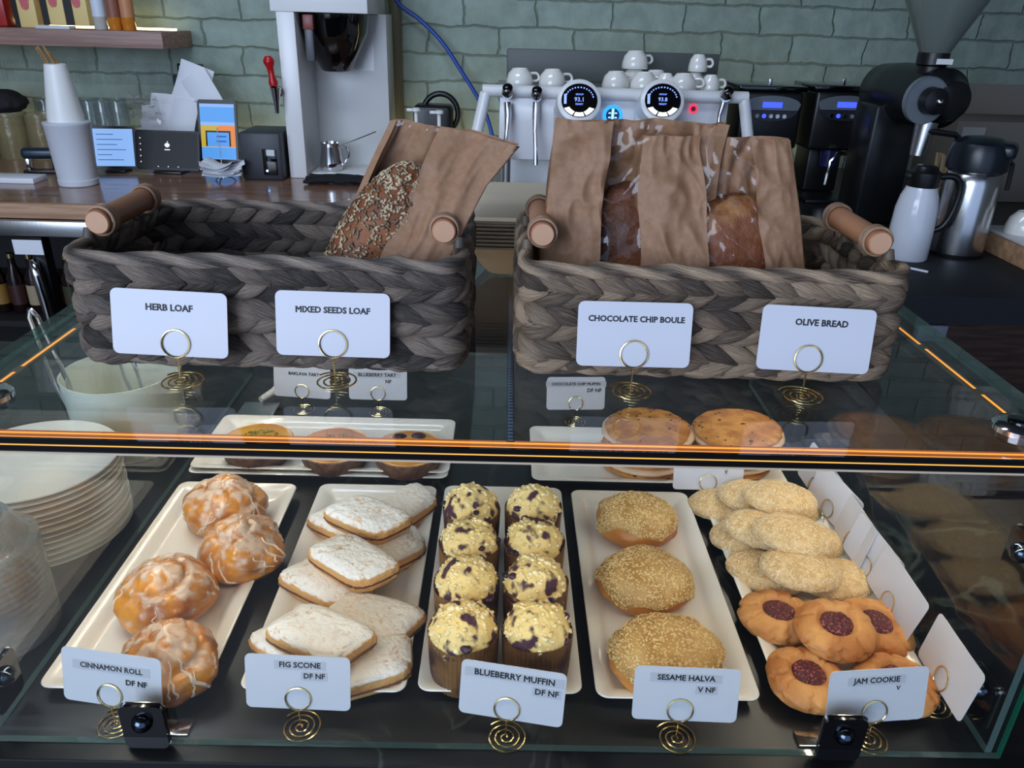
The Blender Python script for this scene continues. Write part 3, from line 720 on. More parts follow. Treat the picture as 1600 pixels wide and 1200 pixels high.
# ------------------------------------------------------------------ date sandwich cookies
date_m = mat('date_cookie_dough', (206, 144, 70), 0.65, col2=(170, 104, 46), ns=46, bump=1.0, bs=90, bdist=0.004)
cream_m = mat('cream_filling', (232, 204, 172), 0.5, col2=(222, 184, 146), ns=20)
bits_m = mat('date_bits', (84, 52, 34), 0.5)
def date_sandwich(seed):
    t = thing('date_cookie', 'x', 'cookie', group='big date sandwich cookies'); rnd = random.Random(seed); sd = Vector((seed * 3, 1, 2))
    def ck(z0, nm):
        disp = lambda d: 0.035 * fbm(d * 2 + sd) + 0.02 * fbm(d * 9 + sd + Vector((z0 * 99, 0, 0)), 3)
        f0 = blobf(0.059, 0.057, 0.0095, 0.004, disp, 0.9); f = lambda d: f0(d) + Vector((0, 0, z0))
        b, ds = blobmesh(f, 72, 30); o = mk(nm, b, date_m, t, ang=0)
        b = BM()
        for k in range(26):
            z = rnd.uniform(0.3, 1); a = rnd.uniform(0, 2 * PI); s = math.sqrt(1 - z * z)
            bmesh.ops.create_icosphere(b, subdivisions=1, radius=rnd.uniform(0.001, 0.0026), matrix=Matrix.Translation(f(Vector((s * cos(a), s * sin(a), z)))) @ Matrix.Diagonal((1.3, 1, 0.5, 1)))
        tag(mk('date_bits', b, bits_m, o, ang=0), kind='stuff')
    ck(0.0, 'bottom_cookie')
    b = BM(); lathe(b, [(0.045, 0.0095), (0.060, 0.011), (0.0635, 0.0145), (0.0605, 0.0175), (0.045, 0.018)], 64, None, 0, lambda a, z: 1 + 0.05 * noise.noise(Vector((cos(a) * 2.5, sin(a) * 2.5, seed)))); mk('cream_filling', b, cream_m, t, ang=0)
    ck(0.0165, 'top_cookie')
    return t
for i, (x, y, z, lab) in enumerate([(0.198, 0.950, 0.0, 'lower date sandwich cookie of the left stack'), (0.201, 0.952, 0.031, 'upper date sandwich cookie of the left stack, speckled with dark bits'),
                                    (0.322, 0.958, 0.0, 'lower date sandwich cookie of the right stack'), (0.326, 0.955, 0.031, 'tilted upper date sandwich cookie on the right stack')]):
    o = date_sandwich(i + 1); o.location = (x, y, TZ + z); o.rotation_euler = (0, 0.0 if i < 3 else 0.06, i * 1.1); o['label'] = lab

# ------------------------------------------------------------------ cards and wire holders
def holder_mesh(tilt):
    b = BM(); pts = []
    for k in range(90):
        q = k / 89; a = q * 3.4 * 2 * PI; r = 0.0012 + 0.0172 * q
        pts.append((r * cos(a), r * sin(a), 0.0009))
    tube(b, pts[::-1] + [(0, 0, 0.002), (0, 0, 0.012), (0, 0, 0.0215)], 0.00075, 6)
    Mt = Matrix.Translation((0, 0, 0.0215)) @ Matrix.Rotation(-tilt, 4, 'X')
    for yy in (-0.0013, 0.0013):
        tube(b, [Mt @ Vector((0.0108 * sin(2 * PI * k / 36), yy, 0.0108 - 0.0108 * cos(2 * PI * k / 36))) for k in range(36)], 0.00075, 6, True)
    return b
TILT = 0.21
holder0 = None
def holder(p, rz, lab):
    global holder0
    if holder0 is None:
        holder0 = mk('card_holder', holder_mesh(TILT), gold); o = holder0
    else: o = dup(holder0)
    o.location = p; o.rotation_euler = (0, 0, rz); tag(o, lab, 'card holder', 'gold spiral card holders')
def card(p, rz, lab, lines, roll=0.0, dx=0.0, tape=False, W=0.089, H=0.051, group=None):
    b = BM(); prism(b, [(x, z + H / 2) for x, z in rrect(W, H, 0.005)], -0.0003, 0.0003)
    o = mk('name_card', b, card_mat, ang=30)
    up = Matrix.Translation(Vector(p) + Vector((0, 0, 0.0215))) @ Matrix.Rotation(rz, 4, 'Z') @ Matrix.Rotation(-TILT, 4, 'X') @ Matrix.Rotation(roll, 4, 'Y') @ Matrix.Translation((dx, 0, 0.0008))
    o.matrix_world = up
    tag(o, lab, 'card', group)
    for body, wd, x, z, tp in lines:
        text(o, body, wd, (x, -0.00062, z), ink, bold=0.032)
        if tp:
            b = BM(); box(b, x - wd * 0.62, x + wd * 0.62, -0.00055, -0.0003, z - 0.0042, z + 0.0042); mk('label_strip', b, tape_mat, o)
    return o
def pair(px, py, top, rz, title, lab_side, lines, roll=0.0, dx=0.0):
    p = pz(px, py, 0.2941 if top else 0.0002)
    holder(p, rz, 'gold wire spiral holder gripping the %s card' % title)
    card(p, rz, 'white card reading %s %s' % (title, lab_side), lines, roll, dx)
pair(283, 597, True, 0.0, 'HERB LOAF', 'in front of the left basket', [('HERB LOAF', 0.036, 0.0, 0.0375, False)], 0.03, -0.0045)
pair(524, 597, True, 0.0, 'MIXED SEEDS LOAF', 'in front of the left basket', [('MIXED SEEDS LOAF', 0.058, 0.0, 0.0365, False)], 0.01, 0.0)
pair(985, 613, True, 0.0, 'CHOCOLATE CHIP BOULE', 'in front of the right basket', [('CHOCOLATE CHIP BOULE', 0.075, 0.001, 0.0375, False)], 0.0, -0.0005)
pair(1252, 620, True, 0.0, 'OLIVE BREAD', 'in front of the right basket', [('OLIVE BREAD', 0.0415, 0.0025, 0.0385, False)], 0.03, 0.004)
pair(181, 1132, False, -0.13, 'CINNAMON ROLL', 'at the front of the case', [('CINNAMON ROLL', 0.056, 0.0, 0.036, True), ('DF NF', 0.019, 0.022, 0.0245, False)], 0.02, 0.002)
pair(470, 1137, False, -0.02, 'FIG SCONE', 'at the front of the case', [('FIG SCONE', 0.035, 0.002, 0.042, True), ('DF NF', 0.018, 0.014, 0.032, True)], 0.01, 0.0)
pair(790, 1153, False, -0.15, 'BLUEBERRY MUFFIN', 'at the front of the case', [('BLUEBERRY MUFFIN', 0.068, 0.001, 0.041, True), ('DF NF', 0.02, 0.029, 0.0305, True)], 0.02, 0.003)
pair(1056, 1155, False, -0.03, 'SESAME HALVA', 'at the front of the case', [('SESAME HALVA', 0.049, -0.001, 0.041, True), ('V NF', 0.015, 0.017, 0.0305, True)], 0.0, 0.004)
pair(1355, 1157, False, 0.10, 'JAM COOKIE', 'at the front of the case', [('JAM COOKIE', 0.042, -0.002, 0.0405, True), ('V', 0.004, 0.018, 0.032, False)], 0.0, 0.001)
# back row and date card
for (px, py, Y, rz, title, lines, dz) in [
        (474, 640, 1.090, -0.10, 'BAKLAVA TART', [('BAKLAVA TART', 0.048, 0.003, 0.037, False)], 0),
        (592, 647, 1.088, 0.0, 'BLUEBERRY TART', [('BLUEBERRY TART', 0.058, -0.001, 0.039, True), ('NF', 0.009, 0.016, 0.029, False)], 0),
        (898, 655, 1.070, 0.06, 'CHOCOLATE CHIP MUFFIN', [('CHOCOLATE CHIP MUFFIN', 0.074, 0.0, 0.040, True), ('DF NF', 0.022, 0.028, 0.030, False)], 0),
        (1100, 757, 0.868, 0.0, 'DATE COOKIE', [('DATE COOKIE', 0.050, 0.001, 0.0345, True), ('V', 0.004, 0.022, 0.0245, True)], 0)]:
    p = Vector((pY(px, py, Y).x, Y, K + 0.0002))
    if title == 'DATE COOKIE': p = Vector((pz(1100, 785, 0.0).x, 0.852, K + 0.0002))
    holder(p, rz, 'gold wire spiral holder gripping the %s card' % title)
    card(p, rz, 'white card reading %s inside the case' % title, lines)
# spare cards kept along the right pane
spare = [(0.85, 0.10, 'farthest'), (0.80, 0.22, 'second farthest'), (0.735, -0.10, 'third farthest'), (0.69, 0.14, 'third nearest'), (0.632, 0.05, 'second nearest'), (0.53, -0.1, 'nearest')]
for y, dr, wd in spare:
    p = Vector((0.397 if y > 0.6 else 0.401, y, K + 0.0002)); rz = -PI / 2 + dr
    holder(p, rz, 'gold wire spiral holder along the right pane, %s of six spare ones' % wd)
    o = card(p, rz, 'blank spare card standing along the right pane, %s of six' % wd, [], 0.08 * (1 if dr > 0 else -1))

# ------------------------------------------------------------------ baskets
def weave_material(name, a, b2):
    m, t, p = nt(name); N, L = t.nodes, t.links
    tc = N.new('ShaderNodeTexCoord'); mp = N.new('ShaderNodeMapping'); mp.inputs['Scale'].default_value = (2.2, 40, 1)
    L.new(tc.outputs['UV'], mp.inputs[0])
    n = N.new('ShaderNodeTexNoise'); n.inputs['Scale'].default_value = 1.0; n.inputs['Detail'].default_value = 3; L.new(mp.outputs[0], n.inputs['Vector'])
    at = N.new('ShaderNodeAttribute'); at.attribute_name = 'tone'
    ad = N.new('ShaderNodeMath'); ad.operation = 'MULTIPLY_ADD'; ad.inputs[1].default_value = 0.8; L.new(n.outputs[0], ad.inputs[0]); L.new(at.outputs['Fac'], ad.inputs[2])
    cr = N.new('ShaderNodeValToRGB'); e = cr.color_ramp.elements
    e[0].position = 0.3; e[0].color = lin(a); e[1].position = 1.1 if False else 1.0; e[1].color = lin(b2)
    L.new(ad.outputs[0], cr.inputs[0]); L.new(cr.outputs[0], p.inputs['Base Color'])
    p.inputs['Roughness'].default_value = 0.55
    bp = N.new('ShaderNodeBump'); bp.inputs['Strength'].default_value = 1.0; bp.inputs['Distance'].default_value = 0.002
    L.new(n.outputs[0], bp.inputs['Height']); L.new(bp.outputs[0], p.inputs['Normal'])
    return m
bamboo = mat('bamboo_handle', (176, 120, 84), 0.4, col2=(140, 88, 60), ns=14, stretch=(1, 0.15, 1), bump=0.1)
bamboo_end = mat('bamboo_end_grain', (196, 150, 118), 0.6)
cord_m = mat('bark_cord', (158, 124, 96), 0.6, col2=(124, 94, 70), ns=60)
inner_m = mat('light_leak_liner', (38, 33, 30), 0.8)
def basket(loc, W, D, H, wm, lab, seed):
    t = thing('bread_basket', lab, 'basket', loc, group='woven bread baskets'); rnd = random.Random(seed)
    rc = 0.020
    # perimeter as arclength
    base = rrect(W, D, rc, 8); per = []
    n = len(base); acc = 0
    for i in range(n):
        a, c = Vector(base[i]), Vector(base[(i + 1) % n]); per.append((acc, a, c)); acc += (c - a).length
    P = acc
    def at_s(s):
        s %= P
        for a0, a, c in reversed(per):
            if s >= a0:
                l = (c - a).length or 1e-9; d = (c - a) / l
                return a + d * (s - a0), Vector((d.y, -d.x))
    rows = 6; rh = (H - 0.006) / rows
    b = BM(); tone = b.verts.layers.float.new('tone'); uvl = b.loops.layers.uv.new('UVMap')
    for r in range(rows):
        sg = 1 if r % 2 == 0 else -1
        pitch = 0.0215; cnt = int(P / pitch)
        for k in range(cnt):
            s0 = (k + (0.5 if r % 4 >= 2 else 0)) * P / cnt + rnd.uniform(-0.002, 0.002); z0 = 0.004 + rh * (r + 0.5) + rnd.uniform(-0.001, 0.001)
            Ls = 0.0225 * rnd.uniform(0.9, 1.1); Wd = 0.0090 * rnd.uniform(0.9, 1.1); tl = sg * (0.36 + rnd.uniform(-0.06, 0.06)); th = 0.0072; tn = rnd.uniform(-0.12, 0.32)
            nu, nv = 9, 10; vs = []
            for i in range(nu):
                u = i / (nu - 1); row = []
                wf = max(0.03, math.sin(PI * min(1, u * 0.94 + 0.03)) ** 0.85)
                for j in range(nv):
                    a = 2 * PI * j / nv
                    al = (u - 0.5) * 2 * Ls; ac = Wd * wf * cos(a); nn = th * (wf ** 0.8) * sin(a) + 0.0045 * (u - 0.5) * 2
                    ac += 0.10 * Wd * math.sin(u * PI * 1.0) * sg
                    s_ = s0 + al * cos(tl) - ac * sin(tl); z_ = z0 + al * sin(tl) + ac * cos(tl)
                    p2, nm = at_s(s_)
                    z_ = min(max(z_, 0.0015), H)
                    v = b.verts.new((p2.x + nm.x * nn, p2.y + nm.y * nn, z_)); v[tone] = tn; row.append(v)
                vs.append(row)
            ou = rnd.uniform(0, 20)
            for i in range(nu - 1):
                for j in range(nv):
                    f = b.faces.new((vs[i][j], vs[i][(j + 1) % nv], vs[i + 1][(j + 1) % nv], vs[i + 1][j]))
                    for lp, (uu, vv) in zip(f.loops, ((i, j), (i, j + 1), (i + 1, j + 1), (i + 1, j))): lp[uvl].uv = (uu / (nu - 1) + ou, abs(vv / nv * 2 - 1) + ou)
    mk('woven_wall', b, wm, t, ang=0)
    # dark liner added to stop light leaking through the weave, with the floor
    b = BM(); A = rrect(W - 0.002, D - 0.002, rc - 0.001, 8)
    lo = [b.verts.new((x, y, 0.003)) for x, y in A]; hi = [b.verts.new((x, y, H - 0.004)) for x, y in A]
    b.faces.new(lo)
    for i in range(n): b.faces.new((lo[i], lo[(i + 1) % n], hi[(i + 1) % n], hi[i]))
    mk('light_leak_liner', b, inner_m, t)
    # rim: twisted leaf rope, base rope
    for nm, z, r in (('rim', H, 0.0058), ('base_rope', 0.0085, 0.0048)):
        b = BM(); tone = b.verts.layers.float.new('tone'); uvl = b.loops.layers.uv.new('UVMap')
        m = 300
        pts = []
        for k in range(m):
            p2, nm2 = at_s(P * k / m); pts.append((p2, nm2))
        ns = 10; R_ = []
        for k, (p2, nm2) in enumerate(pts):
            row = []
            for j in range(ns):
                a = 2 * PI * j / ns
                rr = r * (1 + 0.16 * math.sin(2 * a + k * 0.42) + 0.55 * max(0, noise.noise(Vector((k * 0.16, seed, 0)))))
                v = b.verts.new((p2.x + nm2.x * rr * cos(a), p2.y + nm2.y * rr * cos(a), z + rr * sin(a)))
                v[tone] = 0.15 + 0.25 * math.sin(2 * a + k * 0.42); row.append(v)
            R_.append(row)
        for k in range(m):
            for j in range(ns):
                f = b.faces.new((R_[k][j], R_[k][(j + 1) % ns], R_[(k + 1) % m][(j + 1) % ns], R_[(k + 1) % m][j]))
                for lp, (uu, vv) in zip(f.loops, ((k, j), (k, j + 1), (k + 1, j + 1), (k + 1, j))): lp[uvl].uv = (uu * 0.08 + vv * 0.1, vv / ns + uu * 0.02)
        mk(nm, b, wm, t, ang=0)
    for s in (-1, 1):
        hx = s * (W / 2 - 0.014); hz = H + 0.019; y0, y1 = -0.060, 0.045
        b = BM(); lathe(b, [(0.0088, 0), (0.0098, 0.001), (0.0098, y1 - y0 - 0.001), (0.0088, y1 - y0)], 24, Matrix.Translation((hx, y0, hz)) @ Matrix.Rotation(-PI / 2, 4, 'X'))
        for f in b.faces: f.material_index = 1 if len(f.verts) > 4 else 0
        h = mk('handle', b, [bamboo, bamboo_end], t)
        for yy in (y0 + 0.010, y1 - 0.012):
            b = BM(); pts = []
            for k in range(140):
                a = k / 139 * 2 * PI * 4; pts.append((hx + 0.0113 * cos(a), yy + 0.0035 * (k / 139 - 0.5) * 3 + 0.0015 * sin(a * 0.7), hz + 0.0113 * sin(a)))
            tube(b, pts, 0.0014, 6); mk('binding', b, cord_m, h)
            b = BM(); tone = b.verts.layers.float.new('tone')
            tube(b, [(hx + s * 0.012, yy + 0.004 * sin(q * 6), H - 0.012 + q * 0.024) for q in (0, 0.25, 0.5, 0.75, 1)], 0.0058, 10, rf=lambda q: 1.2 - 0.5 * q); mk('handle_loop', b, wm, t)
    return t
weave_dark = weave_material('dark_grey_leaf_weave', (44, 38, 36), (172, 152, 134))
weave_light = weave_material('brown_grey_leaf_weave', (64, 52, 44), (206, 176, 144))
BZ = GZ1 + 0.0006
BH = 0.091
basket((-0.189, 0.687, BZ), 0.306, 0.190, BH, weave_dark, 'dark grey braided basket holding only the mixed seeds loaf', 3)
basket((0.167, 0.685, BZ), 0.302, 0.186, BH, weave_light, 'lighter brown-grey braided basket holding two bags of round bread', 8)

# ------------------------------------------------------------------ bread bags
kraft = mat('kraft_paper', (154, 115, 86), 0.65, col2=(146, 107, 78), ns=200, bump=0.08, bs=200)
def bag(loc, lab, pos, seed, ua, ub, amp=0.004):
    # pos(u, v, side) -> point; u in [-1, 1], v in [0, 1]; side -1 front, +1 back
    t = thing('paper_bread_bag', lab, 'bag', loc, group='paper bread bags with windows')
    def f(u, v, side):
        p = pos(u, v, side); q = Vector((u * 1.6 + 7 * side, v * 2.6, seed * 3.1))
        c = 0.9 * noise.noise(q) + 1.7 * (0.3 - abs(noise.noise(q * 1.5 + Vector((3, 1, 2))))) + 0.9 * (0.25 - abs(noise.noise(q * 3.1)))
        fade = (0.35 + 0.65 * v)
        p.y += side * amp * c * fade * (1 - abs(u) ** 6); p.x += amp * 0.5 * noise.noise(q * 1.3 + Vector((9, 9, 9))) * fade
        p.z += 0.003 * noise.noise(Vector((u * 2, seed, side * 0.2))) * v
        return p
    b = BM()
    grid(b, 36, 90, lambda a, v: f(-1 + a * (ua + 1), v, -1)); grid(b, 36, 90, lambda a, v: f(ub + a * (1 - ub), v, -1))
    grid(b, 60, 90, lambda a, v: f(-1 + 2 * a, v, 1))
    def gus(s):
        def g(a, v):
            A, B_ = f(s, v, -1), f(s, v, 1); m = A.lerp(B_, a); m.x -= s * 0.010 * sin(PI * a) * (0.3 + 0.7 * v); return m
        return g
    grid(b, 7, 90, gus(-1)); grid(b, 7, 90, gus(1))
    mk('paper_body', b, kraft, t, ang=0, fix=False, merge=True)
    b = BM(); grid(b, 36, 90, lambda a, v: f(ua + a * (ub - ua), v, -1) + Vector((0, 0.0008, 0))); mk('clear_window', b, film, t, ang=0, fix=False)
    return t
def upright(W0, W1, H, D, lx, ly):
    def pos(u, v, side):
        w_ = W0 + (W1 - W0) * v
        d = (D / 2) * max(0.04, (1 - v ** 1.5)) * (1 - 0.35 * abs(u) ** 3) + 0.002
        return Vector((u * w_ / 2 + lx * v, ly * v + side * d, H * v))
    return pos
IZ = BZ + 0.0045
bag((0.100, 0.690, IZ), 'paper bag holding the chocolate chip boule, left of the two bags', upright(0.146, 0.140, 0.190, 0.066, 0.008, -0.02), 1, -0.34, 0.62, 0.010)
bag((0.195, 0.662, IZ), 'paper bag holding the olive bread, right of the two bags, top drooping', upright(0.156, 0.122, 0.180, 0.078, -0.027, 0.0), 2, -0.20, 0.46, 0.009)
def leaning(u, v, side):
    w0 = 0.090 + 0.013 * v
    d = 0.034 * max(0.05, 1 - v ** 2.2) * (1 - 0.4 * abs(u) ** 3) + 0.002
    cx = 0.089 * v; cy = 0.045 * v
    p = Vector((u * w0 / 2 + cx, cy + side * d - 0.012 * u, 0.178 * v - 0.004 * u))
    if v > 0.8 and u > 0.3: p.y -= 0.06 * (v - 0.8) * (u - 0.3); p.z -= 0.05 * (v - 0.8) * (u - 0.3) ** 2; p.x += 0.05 * (v - 0.8) * (u - 0.3)
    return p
bag((-0.1375, 0.640, IZ), 'paper bag leaning right in the left basket over the seeded loaf', leaning, 3, -0.88, -0.14, 0.005)
# loaves
bread_m = mat('dark_baked_crust', (128, 72, 38), 0.6, col2=(66, 34, 20), ns=22, lo=0.36, hi=0.62, bump=1.0, bs=60, bdist=0.005, detail=8)
bread2 = mat('floury_baked_crust', (122, 66, 34), 0.6, col2=(196, 146, 86), ns=16, lo=0.5, hi=0.66, bump=1.0, bs=60, bdist=0.005, detail=8)
seedloaf = mat('seeded_crust', (146, 84, 40), 0.6, col2=(108, 58, 28), ns=30)
def loaf(loc, rot, rx, ry, ht, hb, m, seed, lab, nm='bread_loaf'):
    sd = Vector((seed * 3.3, 1, 4))
    f = blobf(rx, ry, ht, hb, lambda d: 0.06 * fbm(d * 1.5 + sd) + 0.02 * fbm(d * 6 + sd, 2))
    b, ds = blobmesh(f, 64, 36); o = mk(nm, b, m, ang=0, loc=loc, rot=rot); tag(o, lab, 'bread'); return o, f
loaf((0.113, 0.690, IZ + 0.002), (0, 0, 0), 0.053, 0.023, 0.066, 0.07, bread_m, 1, 'dark chocolate chip boule inside the left of two bags')
loaf((0.196, 0.662, IZ + 0.002), (0, 0, 0), 0.062, 0.027, 0.066, 0.066, bread2, 2, 'floury olive bread inside the right of two bags')
o, f = loaf((-0.152, 0.640, IZ + 0.012), (-0.20, 0.50, 0), 0.032, 0.022, 0.080, 0.080, seedloaf, 3, 'long seeded loaf inside the leaning bag')
b = seeds(f, 2600, random.Random(4), -0.9, None, 0.0030, 0.0013, 0.0008)
tag(mk('mixed_seeds', b, mat('mixed_seeds', (206, 184, 150), 0.5, col2=(120, 96, 72), ns=90), o, ang=0), kind='stuff')

# ------------------------------------------------------------------ fibre containers on the case top
fibre = mat('bagasse_fibre', (214, 200, 176), 0.8, bump=0.2, bs=300)
n_c = 7
for k in range(n_c):
    z0 = BZ + k * 0.0042
    b = BM()
    loops = [(0.045, 0.0), (0.040, 0.001), (0.012, 0.036), (0.010, 0.038), (0.0, 0.040), (0.0, 0.0425), (0.011, 0.0415), (0.013, 0.0375), (0.041, 0.003)]
    rows = [[b.verts.new((x, y, z)) for x, y in rrect(0.16 - 2 * i_, 0.13 - 2 * i_, max(0.006, 0.03 - i_ * 0.4))] for i_, z in loops]
    m = len(rows[0])
    for a, c in zip(rows, rows[1:]):
        for i in range(m): b.faces.new((a[i], a[(i + 1) % m], c[(i + 1) % m], c[i]))
    b.faces.new(rows[0][::-1]); b.faces.new(rows[-1])
    o = mk('takeout_bowl', b, fibre, loc=(0.020, 0.895, z0))
    tag(o, 'pale fibre takeout bowl nested in the stack between the baskets, all alike', 'bowl', 'nested takeout bowls')
b = BM(); loops = [(0.0, 0.0), (0.0, 0.003), (0.008, 0.005), (0.013, 0.018), (0.020, 0.023), (0.035, 0.025)]
rows = [[b.verts.new((x, y, z)) for x, y in rrect(0.162 - 2 * i_, 0.132 - 2 * i_, max(0.008, 0.03 - i_ * 0.4))] for i_, z in loops]
m = len(rows[0])
for a, c in zip(rows, rows[1:]):
    for i in range(m): b.faces.new((a[i], a[(i + 1) % m], c[(i + 1) % m], c[i]))
b.faces.new(rows[-1])
tag(mk('takeout_dish', b, fibre, loc=(0.020, 0.895, BZ + (n_c - 1) * 0.0042 + 0.0432)), 'rounded fibre dish turned over on top of the stacked takeout bowls', 'dish')

# ------------------------------------------------------------------ left of the case: plates, lids, crock, tongs
def plate_mesh():
    b = BM(); lathe(b, [(0.050, 0.0), (0.055, 0.001), (0.089, 0.0105), (0.0915, 0.0118), (0.0915, 0.0135), (0.088, 0.0132), (0.057, 0.0045), (0.020, 0.0035), (0.001, 0.0035)], 64); return b
p0 = mk('plate', plate_mesh(), white_china)
for k in range(13):
    o = p0 if k == 0 else dup(p0)
    o.location = (-0.527 + 0.001 * sin(k * 2.3), 0.765 + 0.001 * cos(k * 1.7), K + 0.0002 + k * 0.0072)
    tag(o, 'white china plate in the stack outside the left pane, alike through the stack' if 0 < k < 12 else ('bottom white plate of the stack outside the left pane' if k == 0 else 'topmost white plate of the stack outside the left pane'), 'plate', 'stack of white plates')
l0 = None
for k in range(16):
    if l0 is None:
        b = BM(); lathe(b, [(0.030, 0.030), (0.034, 0.0305), (0.046, 0.008), (0.050, 0.005), (0.0545, 0.004), (0.0545, 0.0), (0.0535, 0.0), (0.0535, 0.003), (0.0495, 0.004), (0.0455, 0.007), (0.0335, 0.0295), (0.030, 0.029)], 48, None, 0, None, False, False)
        l0 = mk('clear_lid', b, clear_plastic); o = l0
    else: o = dup(l0)
    o.location = (-0.492, 0.605, K + 0.0002 + k * 0.0066); tag(o, 'clear plastic dome lid in the tall stack left of the case', 'lid', 'stack of clear dome lids')
ck = thing('utensil_crock', 'white oval crock behind the plates, outside the left pane', 'crock', (-0.522, 0.985, K + 0.0002))
b = BM(); lathe(b, [(0.066, 0.0), (0.070, 0.002), (0.077, 0.107), (0.0775, 0.110), (0.075, 0.110), (0.0745, 0.107), (0.068, 0.006), (0.01, 0.005)], 64); mk('crock_body', b, mat('cream_china', (226, 228, 214), 0.2, coat=0.2), ck)
def tongs(a, b_, lab):
    t = thing('tongs', lab, 'tongs', a)
    d = Vector(b_) - Vector(a); s = d.cross(Vector((0, 1, 0))).normalized()
    for q in (-1, 1):
        bb = BM(); tube(bb, [s * 0.004 * q, d * 0.5 + s * 0.010 * q, d * 0.95 + s * 0.005 * q, d], 0.0032, 8); mk('tong_arm', bb, chrome, t)
tongs((-0.575, 0.955, K + 0.012), (-0.585, 0.920, K + 0.22), 'steel tongs leaning against the left of the white crock')
tongs((-0.500, 0.99, K + 0.012), (-0.535, 1.01, K + 0.185), 'steel tongs standing in the middle of the white crock')
sp = thing('spatula', 'white handled server lying behind the tart tray', 'spatula', (-0.375, 1.10, K))
b = BM(); tube(b, [(0, 0, 0.012), (0.012, 0.02, 0.014), (0.018, 0.04, 0.014)], 0.006, 10, rf=lambda q: 0.8 + 0.5 * q); mk('grip', b, white_plastic, sp)
b = BM(); box(b, -0.025, 0.03, -0.06, 0.0, 0.006, 0.008, 0.001); mk('blade', b, steel, sp)
# ------------------------------------------------------------------ back counter
wood_top = mat('oiled_wood_top', (150, 112, 90), 0.22, col2=(122, 88, 70), ns=6, stretch=(0.6, 8, 8), coat=0.3)
wood_edge = mat('raw_wood_edge', (186, 148, 118), 0.6, col2=(164, 126, 98), ns=10, stretch=(0.6, 8, 8))
bc = thing('back_counter', 'long wooden back counter below the green brick wall', 'counter', (0, 0, 0))
b = BM(); box(b, -3.15, 0.86, 2.45, WY - 0.001, K - 0.045, K); mk('worktop', b, wood_top, bc)
b = BM(); box(b, -3.15, 0.86, 2.425, 2.449, K - 0.045, K, 0.002); mk('front_edge', b, wood_edge, bc)
b = BM(); box(b, -1.22, 0.84, 2.47, 2.50, 0.0, K - 0.046); mk('front_panel', b, dark, bc)
b = BM(); box(b, -3.10, -1.221, 3.1, 3.13, 0.0, K - 0.046); mk('back_panel', b, dark, bc)
b = BM(); box(b, -3.10, -1.225, 2.50, 3.09, 0.505, 0.525); mk('shelf_board', b, dark, bc)
dr = thing('ice_drawer', 'brushed steel drawer front under the wooden counter at left', 'drawer', (0, 0, 0))
b = BM(); box(b, -1.72, -1.285, 2.40, 2.424, K - 0.095, K - 0.0465, 0.003); mk('drawer_front', b, steel, dr)
b = BM(); box(b, -1.71, -1.295, 2.4245, 3.0, K - 0.093, K - 0.050); mk('drawer_box', b, dark, dr)
hd = BM(); tube(hd, crv([(-1.475, 2.395, K - 0.175), (-1.462, 2.375, K - 0.20), (-1.452, 2.37, K - 0.29), (-1.452, 2.375, K - 0.37), (-1.46, 2.395, K - 0.40)]), 0.016, 12)
b = BM(); box(b, -1.47, -1.435, 2.396, 2.44, 0.02, K - 0.0965)
fr = thing('fridge_door', 'dark under-counter fridge door post with a bent chrome handle', 'fridge'); mk('door_post', b, black, fr); mk('handle', hd, chrome, fr)
b = BM(); box(b, -1.52, -1.43, 2.385, 2.388, K - 0.148, K - 0.102)
tag(mk('paper_note', b, mat('white_paper', (222, 224, 230), 0.6)), 'white paper note clipped under the steel drawer', 'note')
rndb = random.Random(6)
for k in range(7):
    col = [(120, 34, 30), (150, 110, 50), (60, 28, 24), (170, 150, 120), (110, 30, 34), (60, 60, 40), (140, 90, 40)][k]
    t = thing('bottle', 'dark drink bottle in the under-counter fridge at far left, row of like bottles', 'bottle', (-1.80 + k * 0.062, 2.60, 0.526), group='bottles in the fridge')
    b = BM(); lathe(b, [(0.026, 0), (0.028, 0.004), (0.028, 0.12), (0.012, 0.165), (0.011, 0.195)], 20); mk('bottle_body', b, mat('dark_bottle_%d' % k, (30, 16, 14), 0.15), t)
    b = BM(); lathe(b, [(0.0285, 0.03), (0.0285, 0.10)], 20); mk('bottle_label', b, mat('bottle_label_%d' % k, col, 0.5), t)
    b = BM(); lathe(b, [(0.0125, 0.19), (0.0125, 0.205)], 16); mk('cap', b, gold, t)
# right counter
rc_ = thing('side_counter', 'dark wood side counter at right below the coffee flasks', 'counter', (0, 0, 0))
b = BM(); box(b, 0.864, 2.6, 1.73, WY - 0.001, K - 0.04, K); mk('worktop', b, mat('black_worktop', (24, 24, 26), 0.3), rc_)
b = BM(); box(b, 0.88, 2.6, 1.76, 1.80, 0.0, K - 0.041); mk('front_panel', b, walnut, rc_)
b = BM(); box(b, 0.985, 1.055, 1.745, 1.759, K - 0.115, K - 0.075, 0.002); tag(mk('outlet_plate', b, mat('grey_plate', (120, 124, 140), 0.4), rc_), 'pale grey outlet plate')
b = BM(); box(b, 0.90, 1.75, 1.722, 2.32, K + 0.0003, K + 0.004, 0.001)
box(b, 0.90, 1.75, 1.719, 1.7225, K - 0.06, K + 0.003)
tag(mk('rubber_mat', b, mat('black_rubber', (16, 19, 26), 0.6, bump=0.3, bs=40)), 'black mat draped over the right counter under the flasks', 'mat')

